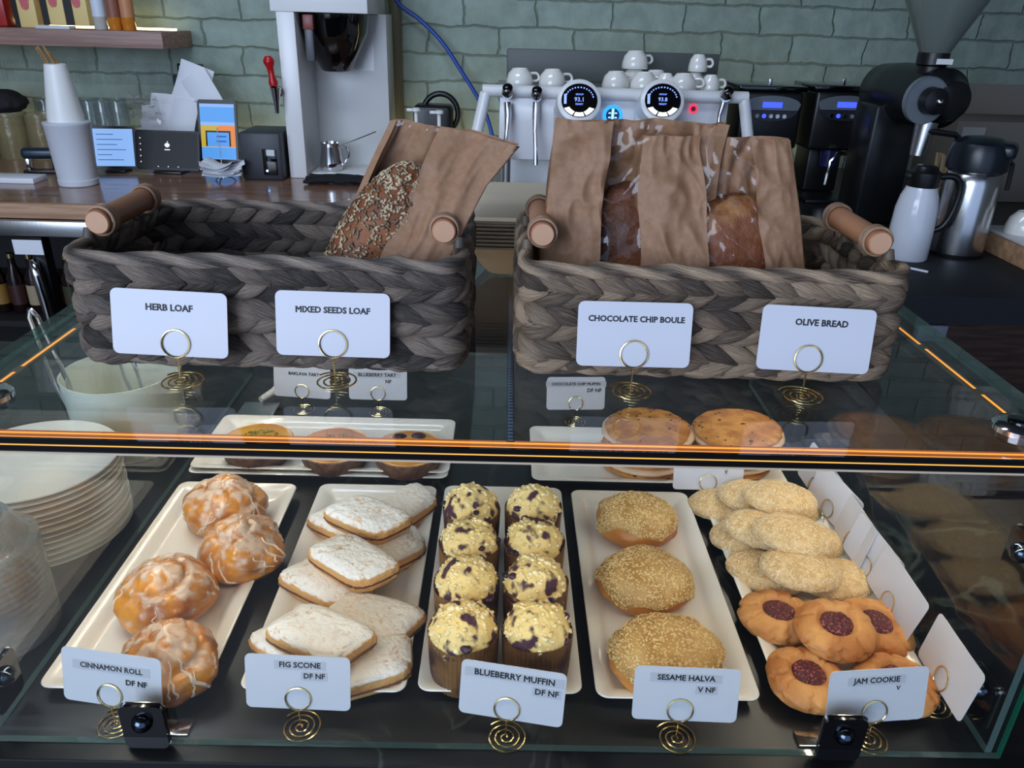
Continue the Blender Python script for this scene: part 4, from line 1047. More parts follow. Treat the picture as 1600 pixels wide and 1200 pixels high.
# ------------------------------------------------------------------ wall shelf and what stands on it
sx0, sx1 = -2.3, -1.295; sz = CAMZ - 0.564 + 0.415
sh = thing('wall_shelf', 'thick wooden shelf on the brick wall at top left', 'shelf', (0, 0, 0))
b = BM(); box(b, sx0, sx1, 3.2, WY - 0.001, sz, sz + 0.058, 0.002); mk('shelf_board', b, mat('greyed_wood_shelf', (160, 128, 116), 0.5, col2=(136, 106, 96), ns=8, stretch=(0.5, 6, 10)), sh)
b = BM(); box(b, sx0, sx1 - 0.03, 3.42, 3.432, sz + 0.0585, sz + 0.066); mk('light_strip', b, emis('shelf_light', (255, 232, 170), 4.0), sh)
SZ = sz + 0.0583
def shelf_x(px, Y=3.27): return pY(px, 45, Y).x
kr = mat('black_red_bag', (36, 24, 22), 0.45)
pinkish = mat('pink_print', (196, 96, 96), 0.5, col2=(228, 186, 140), ns=12)
for k, (px, lab) in enumerate([(44, 'coffee carton with pink print, left of three on the shelf'), (88, 'coffee carton with pink print, middle of three on the shelf'), (124, 'coffee carton with pink print, right of three on the shelf')]):
    x = shelf_x(px); t = thing('coffee_carton', lab, 'carton', (x, 3.31, SZ + (0.012 if k else 0)), group='printed coffee cartons')
    b = BM(); box(b, -0.042, 0.042, -0.04, 0.04, 0, 0.20, 0.003); mk('carton_body', b, mat('carton_cream_%d' % k, (222, 196, 130), 0.5) if k == 0 else MATS['carton_cream_0'], t)
    b = BM(); box(b, -0.0425, -0.024 + 0.006 * k, -0.0412, -0.0402, 0, 0.20); mk('black_band', b, black, t)
    b = BM(); prism(b, [(0.006 + 0.026 * cos(a) * (1 + 0.25 * sin(3 * a)), 0.115 + 0.055 * sin(a)) for a in (2 * PI * q / 24 for q in range(24))], -0.0414, -0.0402); mk('printed_shape', b, pinkish, t)
b = BM(); box(b, shelf_x(68), shelf_x(120), 3.215, 3.265, SZ, SZ + 0.011, 0.001)
tag(mk('small_box', b, mat('pale_blue_card', (200, 208, 214), 0.5)), 'small flat white box at the front edge of the shelf', 'box')
b = BM(); box(b, shelf_x(-60), shelf_x(16), 3.26, 3.34, SZ, SZ + 0.22, 0.01)
tag(mk('red_coffee_bag', b, mat('red_foil', (158, 30, 28), 0.3)), 'red coffee bag cut off by the picture edge on the shelf', 'bag')
def spirit(px, body, lab_col, lab, liquid=True):
    x = shelf_x(px); t = thing('spirit_bottle', lab, 'bottle', (x, 3.28, SZ), group='bottles on the wall shelf'); t.scale = (0.76, 0.76, 1)
    b = BM(); lathe(b, [(0.030, 0), (0.032, 0.004), (0.032, 0.20), (0.012, 0.25), (0.012, 0.29)], 28); mk('bottle_glass', b, body, t)
    b = BM(); lathe(b, [(0.0326, 0.045), (0.0326, 0.17)], 28, None, 0, None, False, False)
    bmesh.ops.delete(b, geom=[f for f in b.faces if f.calc_center_median().y > 0.012], context='FACES'); mk('bottle_label', b, lab_col, t, fix=False)
spirit(157, mat('pale_bottle', (206, 206, 200), 0.08, trans=0.3), mat('white_label', (206, 214, 226), 0.5), 'clear bottle with a white label on the shelf')
amber = mat('amber_glass', (196, 118, 34), 0.08, coat=0.5)
spirit(180, amber, mat('brown_label', (136, 84, 66), 0.5), 'amber bottle with brown label, left of two on the shelf')
spirit(201, amber, mat('tan_label', (190, 130, 90), 0.5), 'amber bottle at the right end of the shelf')

# ------------------------------------------------------------------ things on the wooden counter
KC = K + 0.0003
def on(px, py): p = pz(px, py, 0); return Vector((p.x, p.y, KC))
# straw dispenser
p = on(124, 288); t = thing('straw_dispenser', 'tall white plastic straw dispenser with a tapered top on the wooden counter', 'dispenser', p)
b = BM(); lathe(b, [(0.060, 0), (0.063, 0.003), (0.064, 0.02), (0.062, 0.022), (0.072, 0.195), (0.074, 0.198), (0.074, 0.205), (0.060, 0.208)], 40); mk('lower_cup', b, mat('milky_plastic', (206, 210, 218), 0.35), t)
b = BM(); lathe(b, [(0.056, 0.208), (0.055, 0.23), (0.034, 0.375), (0.033, 0.382), (0.028, 0.384)], 36); mk('upper_cone', b, white_plastic, t)
for k in range(7):
    b = BM(); a = k * 0.9; cyl(b, (0.018 * cos(a), 0.018 * sin(a), 0.370), (0.018 * cos(a) - 0.03, 0.018 * sin(a), 0.415 + 0.004 * k), 0.0035, n=8); mk('straw', b, mat('brown_straw', (150, 112, 64), 0.6) if k == 0 else MATS['brown_straw'], t)
# tablets
def screen(t, w_, h_, m, z0=0.0, y=-0.0062, name='screen'):
    b = BM(); box(b, -w_ / 2, w_ / 2, y - 0.0004, y, z0 + 0, z0 + h_); return mk(name, b, m, t)
def tablet(px, py, w_, h_, lean, rz, lab, stand=True):
    p = on(px, py); t = thing('tablet', lab, 'tablet', p + Vector((0, 0, 0.012)), (-lean, 0, rz))
    b = BM(); prism(b, [(x, z + h_ / 2) for x, z in rrect(w_, h_, 0.012)], -0.006, 0.004); mk('tablet_body', b, black, t)
    b = BM(); box(b, -w_ * 0.22, w_ * 0.22, -0.02, 0.07, -0.011, -0.003, 0.002, M=Matrix.Rotation(lean, 4, 'X')); mk('stand', b, black, t)
    return t
scr_blue = emis('screen_blue_white', (140, 184, 246), 0.50); scr_sky = emis('screen_sky', (90, 164, 246), 0.48); scr_dark = emis('screen_dark', (9, 10, 14), 0.4)
scr_or = emis('screen_orange', (236, 140, 60), 0.48); scr_ye = emis('screen_yellow', (210, 180, 60), 0.45); scr_ink = emis('screen_ink', (60, 100, 170), 0.3); scr_wh = emis('screen_white', (225, 230, 240), 0.6); scr_bar = emis('screen_bar', (40, 100, 210), 0.45)
t = tablet(183, 269, 0.160, 0.150, 0.25, 0.12, 'tablet with a bright white-blue page, behind the straw dispenser')
s_ = screen(t, 0.138, 0.132, scr_blue, 0.009)
for k in range(6):
    b = BM(); w2 = [0.09, 0.05, 0.10, 0.07, 0.09, 0.06][k]; box(b, -0.058, -0.058 + w2, -0.0072, -0.0067, 0.030 + k * 0.018, 0.0325 + k * 0.018); mk('text_line', b, scr_ink, s_)
t = tablet(265, 271, 0.235, 0.140, 0.25, -0.03, 'dark screened tablet with a small white logo, between two bright tablets')
s_ = screen(t, 0.222, 0.126, scr_dark, 0.007)
b = BM(); prism(b, [(0.0085 * cos(a) * (1 + 0.12 * cos(2 * a)), 0.088 + 0.008 * sin(a)) for a in (2 * PI * q / 20 for q in range(20))], -0.0074, -0.0067); box(b, 0.0005, 0.003, -0.0074, -0.0067, 0.097, 0.102); mk('logo', b, scr_wh, s_)
b = BM(); box(b, -0.010, 0.010, -0.0074, -0.0067, 0.070, 0.0735); mk('caption', b, scr_wh, s_)
for k in range(5):
    b = BM(); box(b, -0.101, -0.0975, -0.0074, -0.0067, 0.025 + k * 0.021, 0.029 + k * 0.021); mk('icon', b, scr_wh, s_)
for k in range(3):
    b = BM(); box(b, -0.038 + k * 0.037, -0.0345 + k * 0.037, -0.0074, -0.0067, 0.010, 0.013); mk('icon', b, scr_wh, s_)
t = tablet(345, 259, 0.150, 0.232, 0.20, 0.0, 'upright tablet showing a blue and orange page beside the receipts')
s_ = screen(t, 0.132, 0.205, scr_blue, 0.012)
for nm, x0, x1, z0, z1, mm in (('page_top', -0.066, 0.066, 0.15, 0.205, scr_sky), ('orange_side', 0.0, 0.066, 0.058, 0.138, scr_or), ('yellow_side', -0.066, 0.0, 0.058, 0.138, scr_ye), ('page_foot', -0.066, 0.066, 0.014, 0.056, scr_sky)):
    b = BM(); box(b, x0, x1, -0.0070, -0.0066, z0, z1); mk(nm, b, mm, s_)
b = BM(); box(b, -0.048, 0.048, -0.0076, -0.0071, 0.060, 0.118, 0.0); fr_ = mk('pictured_device', b, scr_dark, s_)
b = BM(); box(b, -0.042, 0.042, -0.0082, -0.0077, 0.060, 0.112); mk('pictured_page', b, scr_sky, s_)
for k in range(2):
    b = BM(); box(b, -0.006, 0.032, -0.0088, -0.0083, 0.076 + k * 0.018, 0.082 + k * 0.018); mk('pictured_button', b, scr_bar, s_)
# receipt spike
p = on(350, 284); t = thing('receipt_spike', 'wire receipt spike with little feet in front of the upright tablet', 'spike', p)
b = BM(); cyl(b, (0, 0, 0.012), (-0.002, 0.004, 0.185), 0.0016, n=8); mk('spike', b, chrome, t)
for a in (0.5, 2.6, 4.7):
    b = BM(); tube(b, [(0, 0, 0.02), (0.03 * cos(a), 0.03 * sin(a), 0.012), (0.042 * cos(a), 0.042 * sin(a), 0.001)], 0.0022, 8); mk('foot', b, gold, t)
paper = mat('receipt_paper', (226, 228, 234), 0.6); rnd = random.Random(12)
for k in range(7):
    w_, d_ = rnd.uniform(0.11, 0.155), rnd.uniform(0.07, 0.09)
    b = BM(); grid(b, 8, 6, lambda u, v: Vector(((u - 0.5) * w_, (v - 0.5) * d_, 0.012 * (2 * u - 1) ** 2 * (0.4 + 0.2 * k) - 0.01 * (2 * v - 1) ** 2 + 0.003 * noise.noise(Vector((u * 3, v * 3, k))))))
    o = mk('receipt', b, paper, loc=(p.x, p.y, KC + 0.034 + 0.0045 * k), rot=(0, 0, rnd.uniform(-0.6, 0.6)))
    tag(o, 'white receipt speared on the wire spike, one of a crumpled few alike', 'receipt', 'receipts on the spike')
# receipts pile behind the tablets
for k, (px, py, w_, h_, rz, lean, lab) in enumerate([(296, 140, 0.13, 0.20, 0.35, 0.25, 'tall white receipt sheet leaning at the back of the paper heap'), (318, 150, 0.11, 0.18, -0.5, 0.3, 'white receipt sheet tilted right in the paper heap'),
                                                (268, 175, 0.17, 0.13, 0.1, 0.5, 'broad white receipt sheet at the front of the paper heap'), (248, 188, 0.12, 0.12, -0.1, 0.2, 'white receipt at the left of the paper heap'),
                                                (286, 185, 0.10, 0.14, 0.2, 0.15, 'curled white receipt above the dark tablet')]):
    Y = 3.29 - k * 0.012; c = pY(px, py, Y)
    b = BM(); grid(b, 10, 10, lambda u, v: Vector(((u - 0.5) * w_, 0.015 * sin(3 * v + k) + 0.01 * (2 * u - 1) ** 2, (v - 0.5) * h_)))
    o = mk('receipt_sheet', b, paper, loc=c, rot=(-lean, rz, 0)); tag(o, lab, 'paper', 'receipts heaped behind the tablets')
c0, c1 = pY(206, 208, 3.25), pY(330, 178, 3.25)
t = thing('receipt_printer', 'pale receipt printer under the heap of papers behind the tablets', 'printer', ((c0.x + c1.x) / 2, 3.385, KC))
b = BM(); box(b, -0.15, 0.15, -0.075, 0.10, 0, 0.15, 0.008); mk('printer_body', b, mat('pale_printer', (196, 200, 214), 0.45), t)
b = BM(); box(b, -0.04, 0.05, -0.0765, -0.0752, 0.07, 0.135); mk('paper_tail', b, paper, t)
b = BM(); grid(b, 14, 14, lambda u, v: Vector(((u - 0.5) * 0.12, 0.03 * noise.noise(Vector((u * 5, v * 5, 3))), (v - 0.5) * 0.10 + 0.02 * noise.noise(Vector((u * 7, v * 7, 1))))))
tag(mk('plastic_bag', b, clear_plastic, loc=pY(225, 168, 3.2), rot=(0.2, 0, 0), ang=20), 'crumpled clear plastic bag at the left of the paper heap', 'bag')
t = thing('wall_clip_rack', 'black metal rack on the wall behind the receipts', 'rack', (pY(297, 130, 3.45).x, 3.45, pY(297, 130, 3.45).z))
b = BM(); box(b, -0.07, 0.06, 0, 0.03, -0.09, 0.03, 0.004); mk('rack_box', b, mat('dark_slate', (36, 44, 52), 0.4), t)
b = BM(); tube(b, [(-0.04, 0, 0.03), (-0.04, 0, 0.07), (0.06, 0, 0.07), (0.06, 0, 0.03)], 0.005, 8); mk('rack_wire', b, black, t)
# black receipt printer
p = on(412, 282); t = thing('label_printer', 'black box printer beside the white coffee brewer', 'printer', p)
b = BM(); box(b, -0.075, 0.072, 0, 0.20, 0, 0.165, 0.008); mk('printer_body', b, mat('charcoal_plastic', (44, 46, 54), 0.45), t)
b = BM(); box(b, 0.005, 0.055, -0.003, -0.0002, 0.02, 0.11, 0.002); q = mk('front_slot', b, black_gloss, t)
b = BM(); sph(b, (0.018, -0.004, 0.035), 0.004); mk('power_light', b, emis('blue_led', (120, 180, 255), 3.0), t)
# stapler
p = on(66, 270); t = thing('stapler', 'black and teal stapler lying on the wooden counter at left', 'stapler', p, (0, 0, 0.15))
b = BM(); box(b, -0.055, 0.075, -0.02, 0.02, 0, 0.012, 0.003); mk('base', b, black, t)
b = BM(); box(b, -0.055, 0.070, -0.018, 0.018, 0.050, 0.088, 0.014, seg=4); mk('arm', b, mat('teal_black', (22, 42, 56), 0.3), t)
b = BM(); box(b, -0.045, -0.030, -0.015, 0.015, 0.012, 0.052, 0.002); mk('jaw', b, chrome, t)
b = BM(); box(b, 0.045, 0.070, -0.015, 0.015, 0.012, 0.052, 0.002); mk('hinge', b, black, t)
p = on(30, 283); b = BM(); box(b, -0.10, 0.075, -0.045, 0.045, 0, 0.018, 0.002); tag(mk('paper_stack', b, paper, loc=p), 'small stack of white paper slips at the left end of the counter', 'paper')
# glasses
glass0 = None
def tumbler(r=0.036, h=0.105):
    b = BM(); lathe(b, [(r * 0.9, h), (r * 0.92, h + 0.002), (r * 0.95, h), (r, 0.002), (r * 0.98, 0), (r * 0.95, 0.002), (r * 0.88, h - 0.014), (0.002, h - 0.014)], 28, None, 0, None, False, True); return b
gl_m = glass('tumbler_glass', (232, 238, 240), 1.6, 0.02, haze=0.05)
rnd = random.Random(3)
for lay in range(2):
    for k in range(6):
        px = 78 + k * 22 + lay * 4
        if glass0 is None: glass0 = mk('tumbler', tumbler(), gl_m); o = glass0
        else: o = dup(glass0)
        o.location = (pY(px, 220, 3.38).x, 3.38 + 0.012 * (k % 2), KC + lay * 0.108)
        tag(o, 'clear upturned tumbler in the %s row of glasses by the brick wall' % ('lower', 'upper')[lay], 'glass', 'upturned tumblers, %s row' % ('lower', 'upper')[lay])
tx_m = glass('textured_glass', (226, 222, 206), 1.6, 0.15, wrinkle=0.6, haze=0.25, hazecol=(190, 176, 140))
g2 = None
for k in range(3):
    if g2 is None: g2 = mk('textured_glass', tumbler(0.062, 0.17), tx_m); o = g2
    else: o = dup(g2)
    o.location = (pY(-22 + k * 48, 230, 3.22).x, 3.22, KC)
    tag(o, 'large frosted textured glass, %s, by the stapler' % ('cut off by the left picture edge', 'second from the left edge', 'nearest the straw dispenser')[k], 'glass', 'large textured glasses')
c = pY(15, 152, 3.30); b = BM(); bb, ds = blobmesh(blobf(0.105, 0.07, 0.055, 0.03, lambda d: 0.1 * fbm(d * 2), 0.8), 40, 24)
b.free(); o = mk('baseball_hat', bb, mat('black_cloth', (14, 14, 18), 0.8), loc=(c.x, 3.22, KC + 0.1725)); tag(o, 'black cloth hat lying on top of the textured glasses', 'hat')

# ------------------------------------------------------------------ coffee brewer
bx0, bx1 = -0.82, -0.49; t = thing('coffee_brewer', 'tall white coffee brewer with a black basket and red-handled tap', 'coffee machine', (0, 0, KC))
b = BM(); box(b, -0.815, -0.485, 2.95, 3.36, 0.555, 0.80, 0.003); mk('top_housing', b, white_paint, t)
b = BM(); box(b, -0.797, -0.735, 2.95, 3.20, 0.0, 0.5545, 0.003); mk('left_column', b, white_paint, t)
b = BM(); box(b, -0.797, -0.46, 3.201, 3.36, 0.0, 0.5545, 0.003); mk('back_column', b, mat('grey_white_enamel', (205, 206, 204), 0.3), t)
b = BM(); box(b, -0.734, -0.46, 3.00, 3.20, 0.0, 0.012, 0.003); mk('base_plate', b, white_paint, t)
b = BM(); box(b, -0.60, -0.51, 3.1985, 3.2005, 0.36, 0.55); tag(mk('access_panel', b, white_paint, t), 'faint rectangular panel on the recess')
c = pY(520, 50, 3.06)
b = BM(); lathe(b, [(0.045, -0.19), (0.055, -0.185), (0.118, -0.06), (0.125, 0.0)], 36, Matrix.Translation((c.x, 3.09, 0.552))); fn = mk('brew_basket', b, black_gloss, t)
b = BM(); box(b, c.x - 0.075, c.x - 0.045, 2.948, 2.975, 0.40, 0.545, 0.006); hh = mk('basket_handle', b, mat('grey_plastic', (84, 86, 92), 0.4), fn)
b = BM(); box(b, -0.078 + c.x, -0.042 + c.x, 2.9465, 2.976, 0.50, 0.548, 0.004); tag(mk('handle_tab', b, mat('brown_red_tab', (120, 60, 52), 0.4), t), 'reddish tab on the basket handle')
tp = mk('tap', (lambda b: (cyl(b, (-0.808, 2.94, 0.30), (-0.808, 2.949, 0.30), 0.018), lathe(b, [(0.008, -0.055), (0.010, -0.03), (0.017, 0.02), (0.019, 0.03), (0.012, 0.034)], 20, Matrix.Translation((-0.812, 2.915, 0.285))), box(b, -0.820, -0.802, 2.915, 2.945, 0.282, 0.305, 0.003), b)[-1])(BM()), chrome, t)
b = BM(); lathe(b, [(0.014, 0), (0.016, 0.012), (0.010, 0.035), (0.012, 0.06), (0.019, 0.075), (0.019, 0.085), (0.010, 0.097)], 20, Matrix.Translation((-0.815, 2.912, 0.32)) @ Matrix.Rotation(-0.12, 4, 'Y')); mk('tap_handle', b, mat('red_plastic', (176, 16, 20), 0.3), tp)
# jug, spoon and cloth
p = Vector((-0.668, 3.07, KC + 0.0125)); t = thing('milk_jug', 'small shiny steel milk jug standing inside the white brewer', 'jug', p)
b = BM(); lathe(b, [(0.040, 0), (0.043, 0.004), (0.043, 0.03), (0.034, 0.085), (0.036, 0.10), (0.034, 0.10), (0.032, 0.085), (0.03, 0.07)], 36); mk('jug_body', b, chrome, t)
b = BM(); tube(b, crv([(0.034, 0, 0.088), (0.062, 0, 0.08), (0.066, 0, 0.05), (0.043, 0, 0.018)]), 0.004, 8); mk('handle', b, chrome, t)
b = BM(); cyl(b, (0.005, 0, 0.075), (0.175, -0.01, 0.145), 0.0022, n=8); tag(mk('bar_spoon', b, chrome, loc=p), 'thin steel spoon sticking out of the milk jug', 'spoon')
p = on(535, 286); b = BM(); grid(b, 24, 16, lambda u, v: Vector(((u - 0.5) * 0.25, (v - 0.5) * 0.12, 0.012 + 0.012 * (noise.noise(Vector((u * 5, v * 4, 2))) + 0.6))))
o = mk('black_cloth', b, mat('black_towel', (18, 18, 22), 0.9), loc=p, ang=0); so = o.modifiers.new('thick', 'SOLIDIFY'); so.thickness = 0.010; tag(o, 'black cloth crumpled in front of the milk jug', 'cloth')
# syrup pumps and black container
for px, py, lab in ((650, 175, 'white syrup pump left of a pair by the brewer'), (686, 179, 'white syrup pump right of a pair by the brewer')):
    c = pY(px, py, 3.10); t = thing('syrup_pump', lab, 'pump', (c.x, 3.10, KC), group='syrup pumps')
    b = BM(); lathe(b, [(0.035, 0), (0.037, 0.004), (0.037, 0.12), (0.014, 0.145)], 24); mk('syrup_bottle', b, mat('syrup_bottle', (90, 60, 34), 0.15) if 'syrup_bottle' not in MATS else MATS['syrup_bottle'], t)
    hz = c.z - KC; b = BM(); lathe(b, [(0.010, 0.145), (0.007, 0.15), (0.007, hz), (0.017, hz + 0.004), (0.017, hz + 0.012), (0.010, hz + 0.016)], 18); box(b, -0.035, 0, -0.006, 0.006, hz + 0.002, hz + 0.013, 0.003); mk('pump_head', b, white_plastic, t)
c = pY(680, 180, 3.30); t = thing('blender_jar', 'black container with a looped handle behind the syrup pumps', 'container', (c.x, 3.32, KC))
b = BM(); box(b, -0.085, 0.07, -0.06, 0.06, 0, c.z - KC + 0.04, 0.02, seg=4); mk('jar_body', b, black, t)
b = BM(); tube(b, [(0.07 * cos(a) + 0.02, 0.0, c.z - KC + 0.005 + 0.075 * sin(a)) for a in (PI * 0.85 - q * PI * 1.15 / 18 for q in range(19))], 0.011, 10); mk('handle', b, black, t)
hose = BM(); tube(hose, crv([pY(x, y, 3.46 - 0.06 * k / 6) for k, (x, y) in enumerate([(600, -30), (625, 8), (655, 30), (690, 65), (720, 110), (745, 150), (758, 175), (766, 200), (772, 225)])]), 0.0085, 10)
tag(mk('blue_hose', hose, mat('blue_plastic', (28, 66, 150), 0.35), ang=0), 'bright blue hose curving down the brick wall to the espresso machine', 'hose')
b = BM(); tube(b, [Vector((pY(617, 0, 3.47).x, 3.47, z)) for z in (KC, 1.6, 1.9, 2.6)], 0.022, 12); tag(mk('wall_pipe', b, mat('grey_green_pipe', (96, 92, 74), 0.6, bump=0.3)), 'painted vertical pipe on the wall beside the brewer', 'pipe')

# ------------------------------------------------------------------ espresso machine
MY = 2.72; t = thing('espresso_machine', 'white two-group espresso machine with round blue displays', 'espresso machine', (0, 0, KC))
mx0, mx1 = -0.03, 0.72
b = BM(); box(b, mx0, mx1, MY, MY + 0.42, 0.125, 0.335, 0.004); mk('front_panel', b, mat('pale_enamel', (222, 222, 226), 0.25), t)
b = BM(); box(b, mx0 + 0.01, mx1 - 0.01, MY + 0.12, MY + 0.42, 0.02, 0.1245, 0.004); mk('back_splash', b, white_paint, t)
b = BM(); box(b, mx0 - 0.02, mx1 + 0.02, MY - 0.10, MY + 0.42, 0.006, 0.0195, 0.003); mk('drip_tray', b, steel, t)
b = BM(); box(b, mx0 - 0.01, mx1 + 0.01, MY + 0.03, MY + 0.42, 0.3355, 0.345, 0.003); mk('cup_shelf', b, steel, t)
b = BM(); cyl(b, (mx0 - 0.055, MY - 0.012, 0.342), (mx1 + 0.055, MY - 0.012, 0.342), 0.019, n=20); mk('front_rail', b, white_paint, t)
for s, xx in ((-1, mx0 - 0.045), (1, mx1 + 0.045)):
    b = BM(); tube(b, [(xx, MY - 0.012, 0.335), (xx + s * 0.03, MY - 0.03, 0.2), (xx + s * 0.06, MY - 0.05, 0.012)], 0.019, 16); mk('leg', b, white_paint, t)
b = BM(); box(b, mx0 + 0.02, mx1 + 0.05, MY + 0.40, MY + 0.415, 0.346, 0.455, 0.006); mk('rear_guard', b, mat('grey_guard', (84, 88, 86), 0.5), t)
disp_blue = emis('display_dark_blue', (14, 22, 92), 0.5); disp_txt = emis('display_text', (120, 150, 255), 1.0); btn_white = emis('button_white', (226, 236, 220), 1.0)
for px, n1 in ((905, '93.1'), (1035, '93.8')):
    c = pY(px, 158, MY - 0.13); cz = c.z - KC; g = Matrix.Translation((c.x, MY - 0.13, cz)) @ Matrix.Rotation(-0.42, 4, 'X')
    b = BM(); lathe(b, [(0.060, -0.005), (0.068, 0.0), (0.070, 0.03), (0.072, 0.075), (0.068, 0.11)], 40, g @ Matrix.Rotation(-PI / 2, 4, 'X')); lathe(b, [(0.066, -0.14), (0.072, -0.09), (0.074, -0.03)], 36, Matrix.Translation((c.x, MY - 0.05, cz)))
    gh = mk('group_head', b, white_paint, t)
    ph = c.x  # display
    b = BM(); prism(b, [(0.056 * cos(a), 0.052 * sin(a)) for a in (2 * PI * q / 40 for q in range(40))], -0.0075, -0.0052, 0, g); mk('display_glass', b, black_gloss, gh)
    b = BM()
    for q in range(14):
        a = PI * 0.05 + q * PI * 0.9 / 13; prism(b, [(0.043 * cos(a) + 0.0025 * cos(z), 0.006 + 0.034 * sin(a) + 0.0025 * sin(z)) for z in (2 * PI * r / 6 for r in range(6))], -0.0082, -0.0076, 0, g)
    mk('display_ticks', b, disp_txt, gh)
    for body, zz, wd in (('GROUP', 0.018, 0.024), (n1, 0.002, 0.028), ('READY', -0.012, 0.024)):
        o = text(gh, body, wd, (0, 0, 0), disp_txt, bold=0.01); o.matrix_basis = g @ Matrix.Translation((0, -0.0080, zz)) @ Matrix.Rotation(PI / 2, 4, 'X')
    b = BM(); box(b, -0.048, -0.040, -0.0084, -0.0076, -0.012, 0.018, M=g); mk('display_bar', b, disp_txt, gh)
    for q in range(3):
        b = BM(); a0 = PI * (1.17 + q * 0.23)
        o_ = [(0.054 * cos(a0 + z * PI * 0.2 / 5), 0.050 * sin(a0 + z * PI * 0.2 / 5)) for z in range(6)] + [(0.036 * cos(a0 + z * PI * 0.2 / 5), 0.034 * sin(a0 + z * PI * 0.2 / 5) - 0.004) for z in range(5, -1, -1)]
        prism(b, o_, -0.0095, -0.0076, 0, g); mk('button', b, btn_white, gh)
    b = BM(); lathe(b, [(0.060, -0.165), (0.062, -0.14)], 36, Matrix.Translation((c.x, MY - 0.05, cz))); mk('chrome_ring', b, chrome, gh)
    b = BM(); lathe(b, [(0.050, -0.20), (0.056, -0.195), (0.058, -0.1655)], 36, Matrix.Translation((c.x, MY - 0.05, cz))); mk('portafilter', b, black_gloss, gh)
c = pY(957, 180, MY); g = Matrix.Translation((c.x, MY, c.z - KC))
b = BM(); prism(b, [(0.032 * cos(a), 0.032 * sin(a)) for a in (2 * PI * q / 40 for q in range(40))], -0.004, -0.0003, 0, g); lg = mk('logo_disc', b, emis('logo_blue', (40, 150, 240), 0.9), t)
b = BM(); prism(b, [(0.022 * cos(a), 0.022 * sin(a)) for a in (2 * PI * q / 36 for q in range(36))], -0.0048, -0.0041, 0, g); mk('logo_field', b, mat('logo_dark', (18, 60, 120), 0.3), lg)
b = BM(); box(b, -0.004, 0.004, -0.0056, -0.0049, -0.021, 0.021, M=g)
for zz in (-0.007, 0.007):
    for s in (-1, 1): box(b, s * 0.010 - 0.004, s * 0.010 + 0.004, -0.0056, -0.0049, zz - 0.002, zz + 0.002, M=g)
mk('logo_mark', b, emis('logo_light', (150, 220, 255), 1.0), lg)
c = pY(1083, 170, MY); g = Matrix.Translation((c.x, MY, c.z - KC))
b = BM(); prism(b, [(0.014 * cos(a), 0.014 * sin(a)) for a in (2 * PI * q / 28 for q in range(28))], -0.003, -0.0003, 0, g); q_ = mk('power_button', b, emis('red_light', (240, 40, 80), 0.9), t)
b = BM(); prism(b, [(0.008 * cos(a), 0.008 * sin(a)) for a in (2 * PI * q / 24 for q in range(24))], -0.004, -0.0031, 0, g); mk('button_centre', b, mat('dull_red', (120, 30, 44), 0.4), q_)
def steam(px0, py0, pts, lab):
    c = pY(px0, py0, MY - 0.03)
    b = BM(); cyl(b, (c.x, MY - 0.001, c.z - KC), (c.x, MY - 0.05, c.z - KC), 0.017); s_ = mk('steam_valve', b, chrome, t)
    b = BM(); lathe(b, [(0.014, 0), (0.019, 0.01), (0.016, 0.035), (0.006, 0.042)], 18, Matrix.Translation((c.x, MY - 0.05, c.z - KC)) @ Matrix.Rotation(0.9, 4, 'X')); mk('steam_knob', b, black_gloss, s_)
    b = BM(); w_ = [pY(x, y, MY - 0.03 - 0.01 * i) - Vector((0, 0, KC)) for i, (x, y) in enumerate(pts)]; tube(b, w_, 0.0075, 10, rf=lambda q: 1.6 if q < 0.3 else 1.0); mk('steam_wand', b, chrome, s_)
steam(793, 146, [(793, 160), (794, 180), (792, 205), (790, 222), (789, 240)], 'l')
steam(838, 150, [(838, 160), (837, 182), (836, 205), (837, 230), (837, 258)], 'm')
steam(1132, 150, [(1130, 160), (1124, 180), (1122, 200), (1120, 225)], 'r')
b = BM(); c = pY(791, 270, MY - 0.06); cyl(b, (c.x, MY - 0.06, 0.02), (c.x, MY - 0.06, 0.15), 0.014, n=18); mk('drain_post', b, steel, t)
